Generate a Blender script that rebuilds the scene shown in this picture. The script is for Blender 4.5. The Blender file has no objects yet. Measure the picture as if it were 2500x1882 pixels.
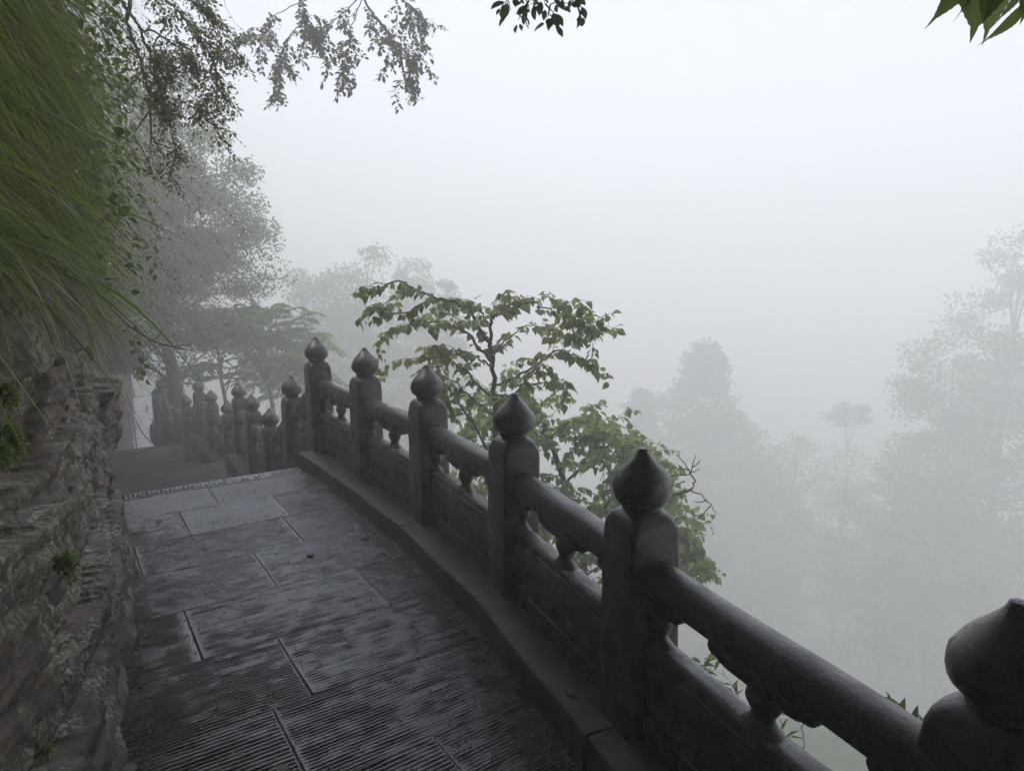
import bpy, math, random
import numpy as np
from mathutils import Matrix, Vector

# ------------------------------------------------------------------ camera, sky, sun, exposure
scene = bpy.context.scene
COL = scene.collection
R = math.radians
EYE = 1.6                                   # eye height above the paving
FPX, HOR = 1650.0, 286.0                    # focal length in photo pixels, horizon above centre
PITCH = math.atan(HOR / FPX)

cam_d = bpy.data.cameras.new('camera'); cam = bpy.data.objects.new('camera', cam_d); COL.objects.link(cam)
cam_d.sensor_width = 36.0; cam_d.lens = FPX / 2500 * 36
cam_d.clip_start = 0.05; cam_d.clip_end = 2000
cam.location = (0, 0, EYE); cam.rotation_euler = (R(90) - PITCH, 0, 0)
scene.camera = cam

SUN_EL, SUN_AZ = 62.0, -80.0               # from the left, over the mountain: the path lies in its shade
world = bpy.data.worlds.new('World'); scene.world = world; world.use_nodes = True
wn = world.node_tree.nodes; wl = world.node_tree.links
sky = wn.new('ShaderNodeTexSky'); sky.sky_type = 'NISHITA'; sky.sun_disc = False
sky.sun_elevation = R(SUN_EL); sky.sun_rotation = R(SUN_AZ); sky.altitude = 900; sky.dust_density = 5.0; sky.air_density = 0.85
wn['Background'].inputs['Strength'].default_value = 0.13
wl.new(sky.outputs[0], wn['Background'].inputs['Color'])
sun_d = bpy.data.lights.new('sun', 'SUN'); sun = bpy.data.objects.new('sun', sun_d); COL.objects.link(sun)
sun_d.energy = 1.5; sun_d.angle = R(20); sun_d.color = (1.0, 0.97, 0.91)
_d = Vector((math.sin(R(SUN_AZ)) * math.cos(R(SUN_EL)), math.cos(R(SUN_AZ)) * math.cos(R(SUN_EL)), math.sin(R(SUN_EL))))
sun.rotation_euler = (-_d).to_track_quat('-Z', 'Y').to_euler()
sun.location = (-30, -10, 60)

vs = scene.view_settings
vs.view_transform = 'Standard'; vs.look = 'None'; vs.gamma = 1.0; vs.use_curve_mapping = False
vs.exposure = 1.56
cy = scene.cycles
cy.max_bounces = 10; cy.diffuse_bounces = 3; cy.glossy_bounces = 3; cy.transmission_bounces = 3
cy.volume_bounces = 4; cy.transparent_max_bounces = 4
cy.sample_clamp_indirect = 6.0; cy.use_denoising = True
cy.use_adaptive_sampling = True; cy.adaptive_threshold = 0.02; cy.adaptive_min_samples = 48
try: cy.denoiser = 'OPENIMAGEDENOISE'
except Exception: pass

rng = np.random.default_rng(7)
random.seed(7)

# ------------------------------------------------------------------ helpers
# path frame: N runs along the path away from the camera, E runs across it to the valley
NV = np.array([-0.559, 0.829, 0.0]); EV = np.array([0.829, 0.559, 0.0]); ZV = np.array([0, 0, 1.0])
def ne(n, e, z=0.0):
    n = np.asarray(n, float)[..., None]; e = np.asarray(e, float)[..., None]; z = np.asarray(z, float)[..., None]
    return n * NV + e * EV + z * ZV
def to_ne(x, y): return (-0.559 * x + 0.829 * y, 0.829 * x + 0.559 * y)
def at(dx, dy, dist):
    """point seen towards (dx, dy) of a 2212-wide view, dist metres ahead"""
    k = 2500 / 2212
    u = (dx * k - 1250) / FPX; v = -(dy * k - 941) / FPX
    r = np.array([u, math.cos(PITCH) + v * math.sin(PITCH), v * math.cos(PITCH) - math.sin(PITCH)])
    return r * (dist / r[1]) + np.array([0, 0, EYE])

def _hash(ix, iy, iz, seed):
    h = (ix.astype(np.int64) * 374761393 + iy.astype(np.int64) * 668265263 + iz.astype(np.int64) * 2147483647 + seed * 974711) & 0xFFFFFFFF
    h = ((h ^ (h >> 13)) * 1274126177) & 0xFFFFFFFF
    h = ((h ^ (h >> 16)) * 2246822519) & 0xFFFFFFFF
    return ((h ^ (h >> 15)) & 0xFFFFFF) / float(0xFFFFFF)
def vnoise(x, y, z=0.0, seed=0):
    x, y, z = np.broadcast_arrays(np.asarray(x, float), np.asarray(y, float), np.asarray(z, float))
    ix, iy, iz = np.floor(x), np.floor(y), np.floor(z)
    fx, fy, fz = x - ix, y - iy, z - iz
    fx, fy, fz = [t * t * t * (t * (t * 6 - 15) + 10) for t in (fx, fy, fz)]
    r = 0
    for a in (0, 1):
        for b in (0, 1):
            for c in (0, 1):
                w = (fx if a else 1 - fx) * (fy if b else 1 - fy) * (fz if c else 1 - fz)
                r = r + w * _hash(ix + a, iy + b, iz + c, seed)
    return r * 2 - 1
def fbm(x, y, z=0.0, seed=0, oct=4, gain=0.5):
    r = 0; a = 1.0; s = 1.0
    for o in range(oct):
        r = r + a * vnoise(np.asarray(x) * s, np.asarray(y) * s, np.asarray(z) * s, seed + o * 17)
        a *= gain; s *= 2.03
    return r

def mesh(name, verts, faces, mat, smooth=True):
    """faces: int array (M,3) or (M,4), or a list of such arrays"""
    verts = np.asarray(verts, np.float32).reshape(-1, 3)
    fl = faces if isinstance(faces, list) else [faces]
    fl = [np.asarray(f, np.int32) for f in fl if len(f)]
    me = bpy.data.meshes.new(name)
    me.vertices.add(len(verts)); me.vertices.foreach_set('co', verts.ravel())
    loops = np.concatenate([f.ravel() for f in fl])
    tot = np.concatenate([np.full(len(f), f.shape[1], np.int32) for f in fl])
    start = np.concatenate([[0], np.cumsum(tot)[:-1]]).astype(np.int32)
    me.loops.add(len(loops)); me.loops.foreach_set('vertex_index', loops)
    me.polygons.add(len(tot)); me.polygons.foreach_set('loop_start', start)
    try: me.polygons.foreach_set('loop_total', tot)
    except Exception: pass
    if smooth: me.polygons.foreach_set('use_smooth', np.ones(len(tot), bool))
    me.update(calc_edges=True); me.validate()
    if mat is not None: me.materials.append(mat)
    return me
def obj(name, me, parent=None, loc=(0, 0, 0), **props):
    o = bpy.data.objects.new(name, me); COL.objects.link(o)
    o.location = loc
    if parent is not None: o.parent = parent
    for k, v in props.items(): o[k] = v
    return o
def thing(name, loc, label, category, group=None):
    o = obj(name, None, None, loc, label=label, category=category)
    o.empty_display_size = 0.2
    if group: o['group'] = group
    return o

def grid_faces(nu, nv, wrap=False, base=0):
    """nu rings of nv points"""
    a = np.arange(nu - 1)[:, None]; b = np.arange(nv if wrap else nv - 1)[None, :]
    b2 = (b + 1) % nv
    f = np.stack([a * nv + b, a * nv + b2, (a + 1) * nv + b2, (a + 1) * nv + b], -1).reshape(-1, 4)
    return f + base
class MB:
    def __init__(s): s.v = []; s.f = []; s.n = 0
    def add(s, v, f):
        v = np.asarray(v, float).reshape(-1, 3)
        for q in (f if isinstance(f, list) else [f]):
            if len(q): s.f.append(np.asarray(q, np.int64) + s.n)
        s.v.append(v); s.n += len(v)
    def tube(s, pts, rad, sides=6):
        pts = np.asarray(pts, float); rad = np.broadcast_to(np.asarray(rad, float), (len(pts),))
        t = np.gradient(pts, axis=0); t /= np.linalg.norm(t, axis=1)[:, None] + 1e-9
        up = np.array([0.31, 0.17, 0.93]); 
        a = np.cross(t, up); a /= np.linalg.norm(a, axis=1)[:, None] + 1e-9
        b = np.cross(t, a)
        th = np.arange(sides) * 2 * np.pi / sides
        v = pts[:, None, :] + rad[:, None, None] * (np.cos(th)[None, :, None] * a[:, None, :] + np.sin(th)[None, :, None] * b[:, None, :])
        f = grid_faces(len(pts), sides, True)
        tip = len(pts) * sides
        v = np.concatenate([v.reshape(-1, 3), pts[-1:], pts[:1]])
        k = np.arange(sides); k2 = (k + 1) % sides
        cap = np.stack([(len(pts) - 1) * sides + k, (len(pts) - 1) * sides + k2, np.full(sides, tip)], 1)
        cap2 = np.stack([k2, k, np.full(sides, tip + 1)], 1)
        s.add(v, [f, cap, cap2])
    def me(s, name, mat, smooth=True, origin=(0, 0, 0)):
        v = np.concatenate(s.v) - np.asarray(origin, float)
        f3 = [f for f in s.f if f.shape[1] == 3]; f4 = [f for f in s.f if f.shape[1] == 4]
        fl = []
        if f3: fl.append(np.concatenate(f3))
        if f4: fl.append(np.concatenate(f4))
        return mesh(name, v, fl, mat, smooth)

def curve(pts, m=4, jit=0.0):
    """Catmull-Rom through pts"""
    p = np.asarray(pts, float); p = np.concatenate([[2 * p[0] - p[1]], p, [2 * p[-1] - p[-2]]])
    out = []
    for i in range(1, len(p) - 2):
        for k in range(m):
            t = k / m
            a, b, c, d = p[i - 1], p[i], p[i + 1], p[i + 2]
            out.append(0.5 * ((2 * b) + (c - a) * t + (2 * a - 5 * b + 4 * c - d) * t * t + (3 * b - a - 3 * c + d) * t ** 3))
    out.append(p[-2]); out = np.array(out)
    if jit: out[1:-1] += rng.normal(0, jit, (len(out) - 2, 3))
    return out

# ------------------------------------------------------------------ materials
class NT:
    def __init__(s, name):
        s.m = bpy.data.materials.new(name); s.m.use_nodes = True
        s.t = s.m.node_tree; s.b = s.t.nodes['Principled BSDF']; s.out = s.t.nodes['Material Output']
    def n(s, typ, **kw):
        nd = s.t.nodes.new(typ)
        for k, v in kw.items():
            if k.startswith('i_'): nd.inputs[int(k[2:]) if k[2:].isdigit() else k[2:].replace('_', ' ')].default_value = v
            else: setattr(nd, k, v)
        return nd
    def l(s, a, b): s.t.links.new(a, b)
    def coord(s, which='Object', scale=None):
        c = s.n('ShaderNodeTexCoord').outputs[which]
        if scale is None: return c
        mp = s.n('ShaderNodeMapping'); mp.inputs['Scale'].default_value = scale
        s.l(c, mp.inputs['Vector']); return mp.outputs[0]
    def noise(s, vec, scale, detail=4, rough=0.55, out='Fac'):
        nd = s.n('ShaderNodeTexNoise'); nd.inputs['Scale'].default_value = scale; nd.inputs['Detail'].default_value = detail
        nd.inputs['Roughness'].default_value = rough; s.l(vec, nd.inputs['Vector']); return nd.outputs[out]
    def ramp(s, fac, stops, interp='LINEAR'):
        r = s.n('ShaderNodeValToRGB'); cr = r.color_ramp; cr.interpolation = interp
        while len(cr.elements) < len(stops): cr.elements.new(0.5)
        for el, (p, c) in zip(cr.elements, stops):
            el.position = p; el.color = (c, c, c, 1) if isinstance(c, (int, float)) else (*c, 1)
        s.l(fac, r.inputs[0]); return r.outputs[0]
    def mix(s, fac, a, b, mode='MIX'):
        m = s.n('ShaderNodeMix', data_type='RGBA', blend_type=mode)
        for v, i in ((fac, 0), (a, 6), (b, 7)):
            if hasattr(v, 'links') or hasattr(v, 'is_linked'): s.l(v, m.inputs[i])
            else: m.inputs[i].default_value = v if i == 0 else (*v, 1)
        return m.outputs[2]
    def bump(s, h, dist, strength=1.0, prev=None):
        b = s.n('ShaderNodeBump'); b.inputs['Distance'].default_value = dist; b.inputs['Strength'].default_value = strength
        s.l(h, b.inputs['Height'])
        if prev is not None: s.l(prev, b.inputs['Normal'])
        return b.outputs[0]

def mat_paving():
    t = NT('wet_paving_stone'); c = t.coord('Object')
    info = t.n('ShaderNodeObjectInfo')
    big = t.noise(c, 2.2, 5); fine = t.noise(c, 60, 6, 0.7); mid = t.noise(c, 13, 4)
    col = t.ramp(big, [(0.25, (0.011, 0.011, 0.011)), (0.5, (0.017, 0.017, 0.017)), (0.75, (0.026, 0.026, 0.025))])
    col = t.mix(t.ramp(fine, [(0.45, 0.0), (0.75, 0.55)]), col, (0.007, 0.007, 0.007))
    col = t.mix(t.ramp(mid, [(0.62, 0.0), (0.75, 0.45)]), col, (0.03, 0.03, 0.02))
    hs = t.n('ShaderNodeHueSaturation'); t.l(col, hs.inputs['Color'])
    mr = t.n('ShaderNodeMapRange'); mr.inputs['To Min'].default_value = 0.75; mr.inputs['To Max'].default_value = 1.25
    t.l(info.outputs['Random'], mr.inputs['Value']); t.l(mr.outputs[0], hs.inputs['Value'])
    t.l(hs.outputs[0], t.b.inputs['Base Color'])
    t.l(t.ramp(t.noise(c, 3.1, 4), [(0.35, 0.10), (0.5, 0.20), (0.7, 0.36)]), t.b.inputs['Roughness'])
    b1 = t.bump(fine, 0.003, 0.55); b2 = t.bump(t.noise(c, 240, 3), 0.0012, 0.6, b1)
    t.l(b2, t.b.inputs['Normal'])
    t.b.inputs['Coat Weight'].default_value = 1.0
    t.l(t.ramp(t.noise(c, 4.3, 4), [(0.35, 0.06), (0.65, 0.16)]), t.b.inputs['Coat Roughness'])
    t.l(t.bump(fine, 0.001, 0.25), t.b.inputs['Coat Normal'])
    return t.m
def mat_stone(name='balustrade_stone', k=0.32, coat=1.0):
    t = NT(name); c = t.coord('Object')
    s = lambda *q: tuple(x * k for x in q)
    big = t.noise(c, 5, 5); fine = t.noise(c, 62, 5, 0.75); grain = t.noise(c, 170, 3, 0.6)
    col = t.ramp(big, [(0.25, s(0.024, 0.024, 0.020)), (0.5, s(0.042, 0.041, 0.034)), (0.78, s(0.068, 0.066, 0.052))])
    col = t.mix(t.ramp(fine, [(0.50, 0.0), (0.60, 0.75)]), col, s(0.16, 0.154, 0.122))
    col = t.mix(t.ramp(t.noise(c, 9, 4), [(0.52, 0.0), (0.70, 0.65)]), col, s(0.034, 0.044, 0.020))
    col = t.mix(t.ramp(grain, [(0.42, 0.9), (0.50, 0.0)]), col, s(0.010, 0.010, 0.009))
    col = t.mix(t.ramp(grain, [(0.58, 0.0), (0.64, 0.6)]), col, s(0.24, 0.235, 0.20))
    streak = t.noise(t.coord('Object', (14, 14, 1.2)), 2.0, 4)
    col = t.mix(t.ramp(streak, [(0.55, 0.0), (0.70, 0.6)]), col, s(0.014, 0.015, 0.011))
    t.l(col, t.b.inputs['Base Color'])
    t.l(t.ramp(t.noise(c, 14, 4), [(0.3, 0.45), (0.7, 0.75)]), t.b.inputs['Roughness'])
    b1 = t.bump(fine, 0.005, 0.7); t.l(t.bump(grain, 0.002, 0.7, b1), t.b.inputs['Normal'])
    t.b.inputs['Coat Weight'].default_value = coat
    t.l(t.ramp(t.noise(c, 7, 4), [(0.35, 0.18), (0.65, 0.38)]), t.b.inputs['Coat Roughness'])
    t.l(t.bump(fine, 0.004, 0.5), t.b.inputs['Coat Normal'])
    return t.m
def mat_rock():
    t = NT('wet_cliff_rock'); c = t.coord('Object')
    st = t.coord('Object', (1.0, 1.0, 5.0)); vt = t.coord('Object', (16, 16, 4.0))
    band = t.noise(st, 2.2, 6, 0.62); big = t.noise(c, 1.7, 4); fine = t.noise(c, 38, 6, 0.7); mid = t.noise(c, 11, 5, 0.65)
    col = t.ramp(band, [(0.28, (0.05, 0.036, 0.028)), (0.45, (0.125, 0.088, 0.066)), (0.58, (0.21, 0.152, 0.114)), (0.72, (0.115, 0.086, 0.068))])
    col = t.mix(t.ramp(mid, [(0.36, 0.7), (0.52, 0.0)]), col, (0.025, 0.021, 0.018))
    moss = t.ramp(t.noise(c, 3.4, 5, 0.6), [(0.48, 0.0), (0.70, 0.5)])
    col = t.mix(moss, col, (0.085, 0.092, 0.036))
    clus = t.ramp(t.noise(t.coord('Object', (4.5, 4.5, 1.3)), 1.0, 4), [(0.47, 0.0), (0.60, 1.0)])
    spk = t.ramp(t.noise(t.coord('Object', (1, 1, .55)), 58, 4, 0.7), [(0.50, 0.0), (0.57, 1.0)])
    lich = t.mix(1.0, clus, spk, 'MULTIPLY')
    col = t.mix(lich, col, (0.42, 0.45, 0.32))
    col = t.mix(t.ramp(fine, [(0.5, 0.0), (0.7, 0.55)]), col, (0.022, 0.019, 0.016))
    t.l(col, t.b.inputs['Base Color'])
    t.l(t.ramp(mid, [(0.3, 0.32), (0.7, 0.75)]), t.b.inputs['Roughness'])
    b1 = t.bump(mid, 0.02, 0.6); b2 = t.bump(fine, 0.008, 0.8, b1)
    t.l(t.bump(t.noise(st, 16, 5, 0.7), 0.015, 0.6, b2), t.b.inputs['Normal'])
    return t.m
def mat_ground():
    t = NT('hillside_undergrowth'); c = t.coord('Object')
    col = t.ramp(t.noise(c, 0.6, 6, 0.7), [(0.3, (0.035, 0.060, 0.022)), (0.55, (0.075, 0.120, 0.045)), (0.75, (0.11, 0.15, 0.06))])
    t.l(col, t.b.inputs['Base Color']); t.b.inputs['Roughness'].default_value = 0.85
    t.l(t.bump(t.noise(c, 2.5, 6, 0.75), 0.4, 1.0), t.b.inputs['Normal'])
    return t.m
def mat_leaf(name, c1, c2, c3=None, trans=0.35, rough=0.45, island=True, patch=False):
    t = NT(name)
    if island: rnd = t.n('ShaderNodeNewGeometry').outputs['Random Per Island']
    else: rnd = t.n('ShaderNodeObjectInfo').outputs['Random']
    stops = [(0.0, c1), (0.75, c2)] + ([(1.0, c3)] if c3 else [])
    col = t.ramp(rnd, stops)
    if patch:
        oc = t.coord('Object')
        col = t.mix(1.0, col, t.ramp(t.noise(oc, 2.4, 4), [(0.32, (0.45, 0.42, 0.40)), (0.5, (0.9, 0.95, 0.9)), (0.68, (1.25, 1.2, 1.1))]), 'MULTIPLY')
        col = t.mix(t.ramp(t.noise(oc, 3.7, 3), [(0.56, 0.0), (0.70, 0.7)]), col, (0.15, 0.115, 0.06))
    t.l(col, t.b.inputs['Base Color']); t.b.inputs['Roughness'].default_value = rough
    tr = t.n('ShaderNodeBsdfTranslucent')
    hs = t.n('ShaderNodeHueSaturation'); hs.inputs['Saturation'].default_value = 1.15; hs.inputs['Value'].default_value = 2.0
    t.l(col, hs.inputs['Color']); t.l(hs.outputs[0], tr.inputs['Color'])
    mx = t.n('ShaderNodeMixShader'); mx.inputs[0].default_value = trans
    t.l(t.b.outputs[0], mx.inputs[1]); t.l(tr.outputs[0], mx.inputs[2]); t.l(mx.outputs[0], t.out.inputs['Surface'])
    return t.m
def mat_plain(name, col, rough=0.7, var=0.35, scale=20):
    t = NT(name); c = t.coord('Object')
    a = tuple(x * (1 - var) for x in col); b = tuple(min(1, x * (1 + var)) for x in col)
    t.l(t.ramp(t.noise(c, scale, 5), [(0.3, a), (0.7, b)]), t.b.inputs['Base Color'])
    t.b.inputs['Roughness'].default_value = rough
    t.l(t.bump(t.noise(c, scale * 3, 4), 0.003, 0.6), t.b.inputs['Normal'])
    return t.m
def mat_water():
    t = NT('water_drop'); t.b.inputs['Base Color'].default_value = (1, 1, 1, 1); t.b.inputs['Roughness'].default_value = 0.02
    t.b.inputs['Transmission Weight'].default_value = 1.0; t.b.inputs['IOR'].default_value = 1.33
    return t.m

M_PAVE, M_STONE, M_ROCK, M_GROUND = mat_paving(), mat_stone(), mat_rock(), mat_ground()
M_KERB = mat_stone('wet_kerb_stone', 0.13, 0.3)
M_MORTAR = mat_plain('mortar', (0.03, 0.028, 0.025), 0.5, 0.4, 30)
M_BARK = mat_plain('wet_bark', (0.05, 0.042, 0.034), 0.6, 0.4, 40)
M_TWIG = mat_plain('dark_twig', (0.045, 0.034, 0.025), 0.55, 0.4, 60)
M_STRAW = mat_leaf('dry_straw', (0.10, 0.055, 0.030), (0.22, 0.14, 0.08), trans=0.2)
M_GRASS = mat_leaf('wet_grass', (0.085, 0.120, 0.034), (0.26, 0.30, 0.10), (0.46, 0.43, 0.24), 0.5, 0.4, patch=True)
M_BLADE = mat_leaf('broad_blade', (0.13, 0.19, 0.040), (0.25, 0.31, 0.085), (0.34, 0.37, 0.13), 0.48, 0.35)
M_SEED = mat_leaf('grass_seed', (0.13, 0.14, 0.06), (0.23, 0.22, 0.11), trans=0.35)
M_HERB = mat_leaf('herb_leaf', (0.055, 0.10, 0.03), (0.13, 0.18, 0.06), (0.20, 0.22, 0.08), 0.42)
M_FERN = mat_leaf('fern_frond', (0.10, 0.16, 0.03), (0.18, 0.24, 0.06), trans=0.4)
M_LEAF1 = mat_leaf('drooping_leaf', (0.080, 0.105, 0.042), (0.155, 0.185, 0.078), (0.20, 0.22, 0.10), 0.52, 0.4)
M_LEAF1O = mat_leaf('drooping_leaf_single', (0.080, 0.105, 0.042), (0.155, 0.185, 0.078), (0.20, 0.22, 0.10), 0.52, 0.4, island=False)
M_LEAF2 = mat_leaf('light_green_leaf', (0.10, 0.145, 0.045), (0.18, 0.23, 0.085), (0.24, 0.27, 0.12), 0.55, 0.4)
M_LEAF2O = mat_leaf('light_green_leaf_single', (0.10, 0.145, 0.045), (0.18, 0.23, 0.085), (0.24, 0.27, 0.12), 0.55, 0.4, island=False)
M_LEAF3 = mat_leaf('dull_tree_leaf', (0.040, 0.050, 0.022), (0.075, 0.085, 0.040), (0.11, 0.11, 0.04), 0.3)
M_LEAF3O = mat_leaf('dull_tree_leaf_single', (0.040, 0.050, 0.022), (0.075, 0.085, 0.040), (0.11, 0.11, 0.04), 0.3, island=False)
M_FAR = mat_leaf('far_tree_leaf', (0.050, 0.085, 0.035), (0.095, 0.140, 0.060), trans=0.35)
M_MIST = mat_leaf('misty_tree_leaf', (0.055, 0.080, 0.028), (0.115, 0.145, 0.055), (0.16, 0.17, 0.06), 0.4)
M_SHRUB = mat_leaf('shrub_leaf', (0.040, 0.060, 0.022), (0.085, 0.100, 0.040), (0.24, 0.19, 0.04), 0.35)
M_DEAD = mat_leaf('fallen_leaf', (0.05, 0.06, 0.02), (0.14, 0.12, 0.06), trans=0.1, island=False)
M_WATER = mat_water()

# ------------------------------------------------------------------ layout of the path
_N0 = [-9, -3, 0, 1.2, 2.35, 3.4, 4.2, 4.9, 5.35, 6, 7, 9, 12, 14, 17, 20, 23, 30]
_E0 = [-2.6, -1.7, -.80, -.33, -.01, .13, .18, .15, .08, .03, .02, .15, .15, .2, .5, .95, 1.75, 2.2]
def e_cliff(n): return np.interp(n, _N0, _E0)
FLOOR = [(5.40, 0.0), (9.32, -0.92), (12.5, -1.35), (99, -2.10)]     # far edge along N, height
# baluster posts: x, y, floor height under the tip
POSTS = [(1.34, -.94, 0), (1.13, .07, 0), (.855, 1.06, 0), (.418, 2.031, 0), (.005, 2.971, 0), (-.485, 3.852, 0), (-1.042, 4.698, 0), (-1.583, 5.469, 0),
         (-2.11, 6.35, -.46), (-2.59, 7.05, -.92), (-3.09, 7.88, -.92), (-3.58, 8.69, -.92),
         (-4.16, 9.67, -1.35), (-4.78, 10.54, -1.35), (-5.41, 11.50, -1.35),
         (-5.92, 12.05, -1.72), (-6.45, 12.75, -2.10), (-6.98, 13.40, -2.10), (-8.02, 14.97, -2.10), (-8.46, 15.98, -2.10), (-8.79, 16.86, -2.10), (-9.21, 18.0, -2.10), (-9.62, 19.1, -2.10)]
POSTS = [np.array(p) for p in POSTS]
def e_rail(n):
    pn = [to_ne(p[0], p[1]) for p in POSTS]; return np.interp(n, [q[0] for q in pn], [q[1] for q in pn])

# ------------------------------------------------------------------ ground and cliff
def ground_z(Nn, Ee):
    er = e_rail(np.clip(Nn, -5, 20)); d = Ee - er
    steps = np.interp(Nn, [5, 7, 9, 10, 12.5, 14, 22, 60], [0, -.9, -.9, -1.3, -1.3, -2.1, -2.4, -6])
    z = np.where(d > 0.3, -2.6 + steps - 0.62 * np.clip(d - 0.3, 0, 26) - 0.2 * np.clip(d - 26, 0, 40), -3.2 + steps)
    z = z + np.where(d > 0.3, fbm(Nn * .12, Ee * .12, 0, 3) * np.clip(d * .12, 0, 2.2), 0)
    hill = np.interp(Nn, [3, 7], [7.0, 4.6]) + .85 * np.clip(-Ee - 3.4, 0, 20) + fbm(Nn * .1, Ee * .1, 0, 5) * .5
    return np.where(Ee < -2.6, hill, z)
def build_ground():
    ns = np.concatenate([np.arange(-200, -20, 12.), np.arange(-20, 60, 2.0), np.arange(60, 261, 12.)])
    es = np.concatenate([np.arange(-220, -16, 12.), np.array([-14, -10, -7, -5, -4, -3.4, -2.9]), np.array([-2.4, -1, 1, 2.2, 2.8, 3.4, 4.2, 5.2, 6.4, 8]), np.arange(10, 50, 2.5), np.arange(52, 241, 12.)])
    Nn, Ee = np.meshgrid(ns, es, indexing='ij')
    z = ground_z(Nn, Ee)
    v = ne(Nn, Ee, z).reshape(-1, 3)
    obj('ground', mesh('ground', v, grid_faces(len(ns), len(es)), M_GROUND), kind='structure')
    return v[:, 2].min()
ZMIN = build_ground()

def cliff_e(n, z, detail=True):
    """how far the rock face stands towards the path"""
    e0 = e_cliff(n)
    rock_top = np.interp(n, [-9, 1.5, 3, 4, 5.5, 9, 14, 25], [1.68, 1.64, 1.55, 1.50, 1.38, .9, .3, -.5])
    fl = np.interp(n, [5.4, 7, 9.3, 9.9, 12.5, 13.7], [0, -.92, -.92, -1.35, -1.35, -2.1])
    zz = z - fl * np.clip((n - 5.4) / 2, 0, 1)
    # strata: wavering beds, each broken into blocks
    warp = 0.05 * fbm(n * .9, z * .6, 0, 11, 3) + 0.02 * fbm(n * 7, z * 3, 0, 12, 2)
    zb = zz + warp
    beds = np.array([-4, -.35, .30, .47, .53, .62, .98, 1.05, 1.30, 1.6, 9])
    offs = np.array([.03, .03, .01, -.08, .0, .06, -.05, .0, -.05, -.06, -.06])
    k = np.clip(np.searchsorted(beds, zb, 'right') - 1, 0, len(beds) - 2)
    lo = beds[k]; hi = beds[k + 1]
    width = np.array([2.4, 1.9, 1.3, .9, 1.1, .85, .8, .75, 1.0, 1.2, 2])[k]
    nb = (n + 0.10 * fbm(n * 2, z * 4, 0, 21, 3) + _hash(k, k * 0, k * 0, 5) * 3) / width
    ib = np.floor(nb); fb = nb - ib
    r = _hash(ib, k, ib * 0, 9) - .5; r2 = _hash(ib, k, ib * 0, 31) - .5; r3 = _hash(ib, k, ib * 0, 47) - .5
    lowf = np.where(k < 2, .2, 1.0)
    off = offs[k] + lowf * (r * .15 - .04 + r2 * .20 * (fb - .5) + r3 * .13 * ((zb - lo) / (hi - lo) - .5))
    dz = np.minimum(zb - lo, hi - zb); dn = np.minimum(fb, 1 - fb) * width
    rag = 1 + .6 * fbm(n * 14, z * 14, 0, 88, 3)
    edge = np.minimum(np.clip(dz / (.012 * rag), 0, 1), np.clip(dn / (.016 * rag), 0, 1))
    edge = np.where(k < 2, np.clip(dz / .03, 0, 1), edge)
    off = off - .05 * (1 - np.sqrt(np.clip(edge, 0, 1)))
    e = e0 + off + np.where(zz < .12, (.12 - np.clip(zz, 0, .12)) * .25, 0)
    low = np.clip((zb - .1) / .4, .45, 1)
    cut = np.floor((zb + .5 * n * r2 + .03 * fbm(n * 6, z * 6, 0, 71, 2)) / .075); step = _hash(cut, ib, k, 63) - .5      # splintered courses inside a block
    e = e + low * (.014 * step + .035 * fbm(n * 1.4, z * 1.8, 0, 41, 2)) + .012 * fbm(n * 5, z * 19, 0, 51, 5, .62) + .006 * fbm(n * 40, z * 55, 0, 57, 3)
    # above the rock a soil bank leans back
    hb = np.clip(zz - rock_top, 0, None)
    e = e - hb * .05 - .10 * np.clip(hb / .15, 0, 1) + np.interp(n, [2, 3, 4.5, 6.5, 8], [0, .08, .20, .32, .10]) * np.clip((hb - .1) / .6, 0, 1)
    return e
def build_cliff():
    ns = np.concatenate([np.arange(-9, 1.0, .12), np.arange(1.0, 2.0, .03), np.arange(2.0, 5.6, .013), np.arange(5.6, 9, .05), np.arange(9, 30.1, .15)])
    zs = np.concatenate([np.arange(-3.4, -1.0, .15), np.arange(-1.0, -.1, .05), np.arange(-.1, 1.7, .0115), np.arange(1.7, 2.2, .03), np.arange(2.2, 7.5, .18)])
    Nn, Zz = np.meshgrid(ns, zs, indexing='ij')
    e = cliff_e(Nn, Zz)
    zt = np.interp(Nn, [3.5, 6.5], [6.6, 4.2]); top = Zz > zt
    e = np.where(top, e - (Zz - zt) * 2.5, e); Z2 = np.where(top, zt + (Zz - zt) * .6, Zz)
    o = obj('cliff', mesh('cliff', ne(Nn, e, Z2).reshape(-1, 3), grid_faces(len(ns), len(zs)), M_ROCK, False), kind='structure')
    return o
CLIFF = build_cliff()

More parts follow.
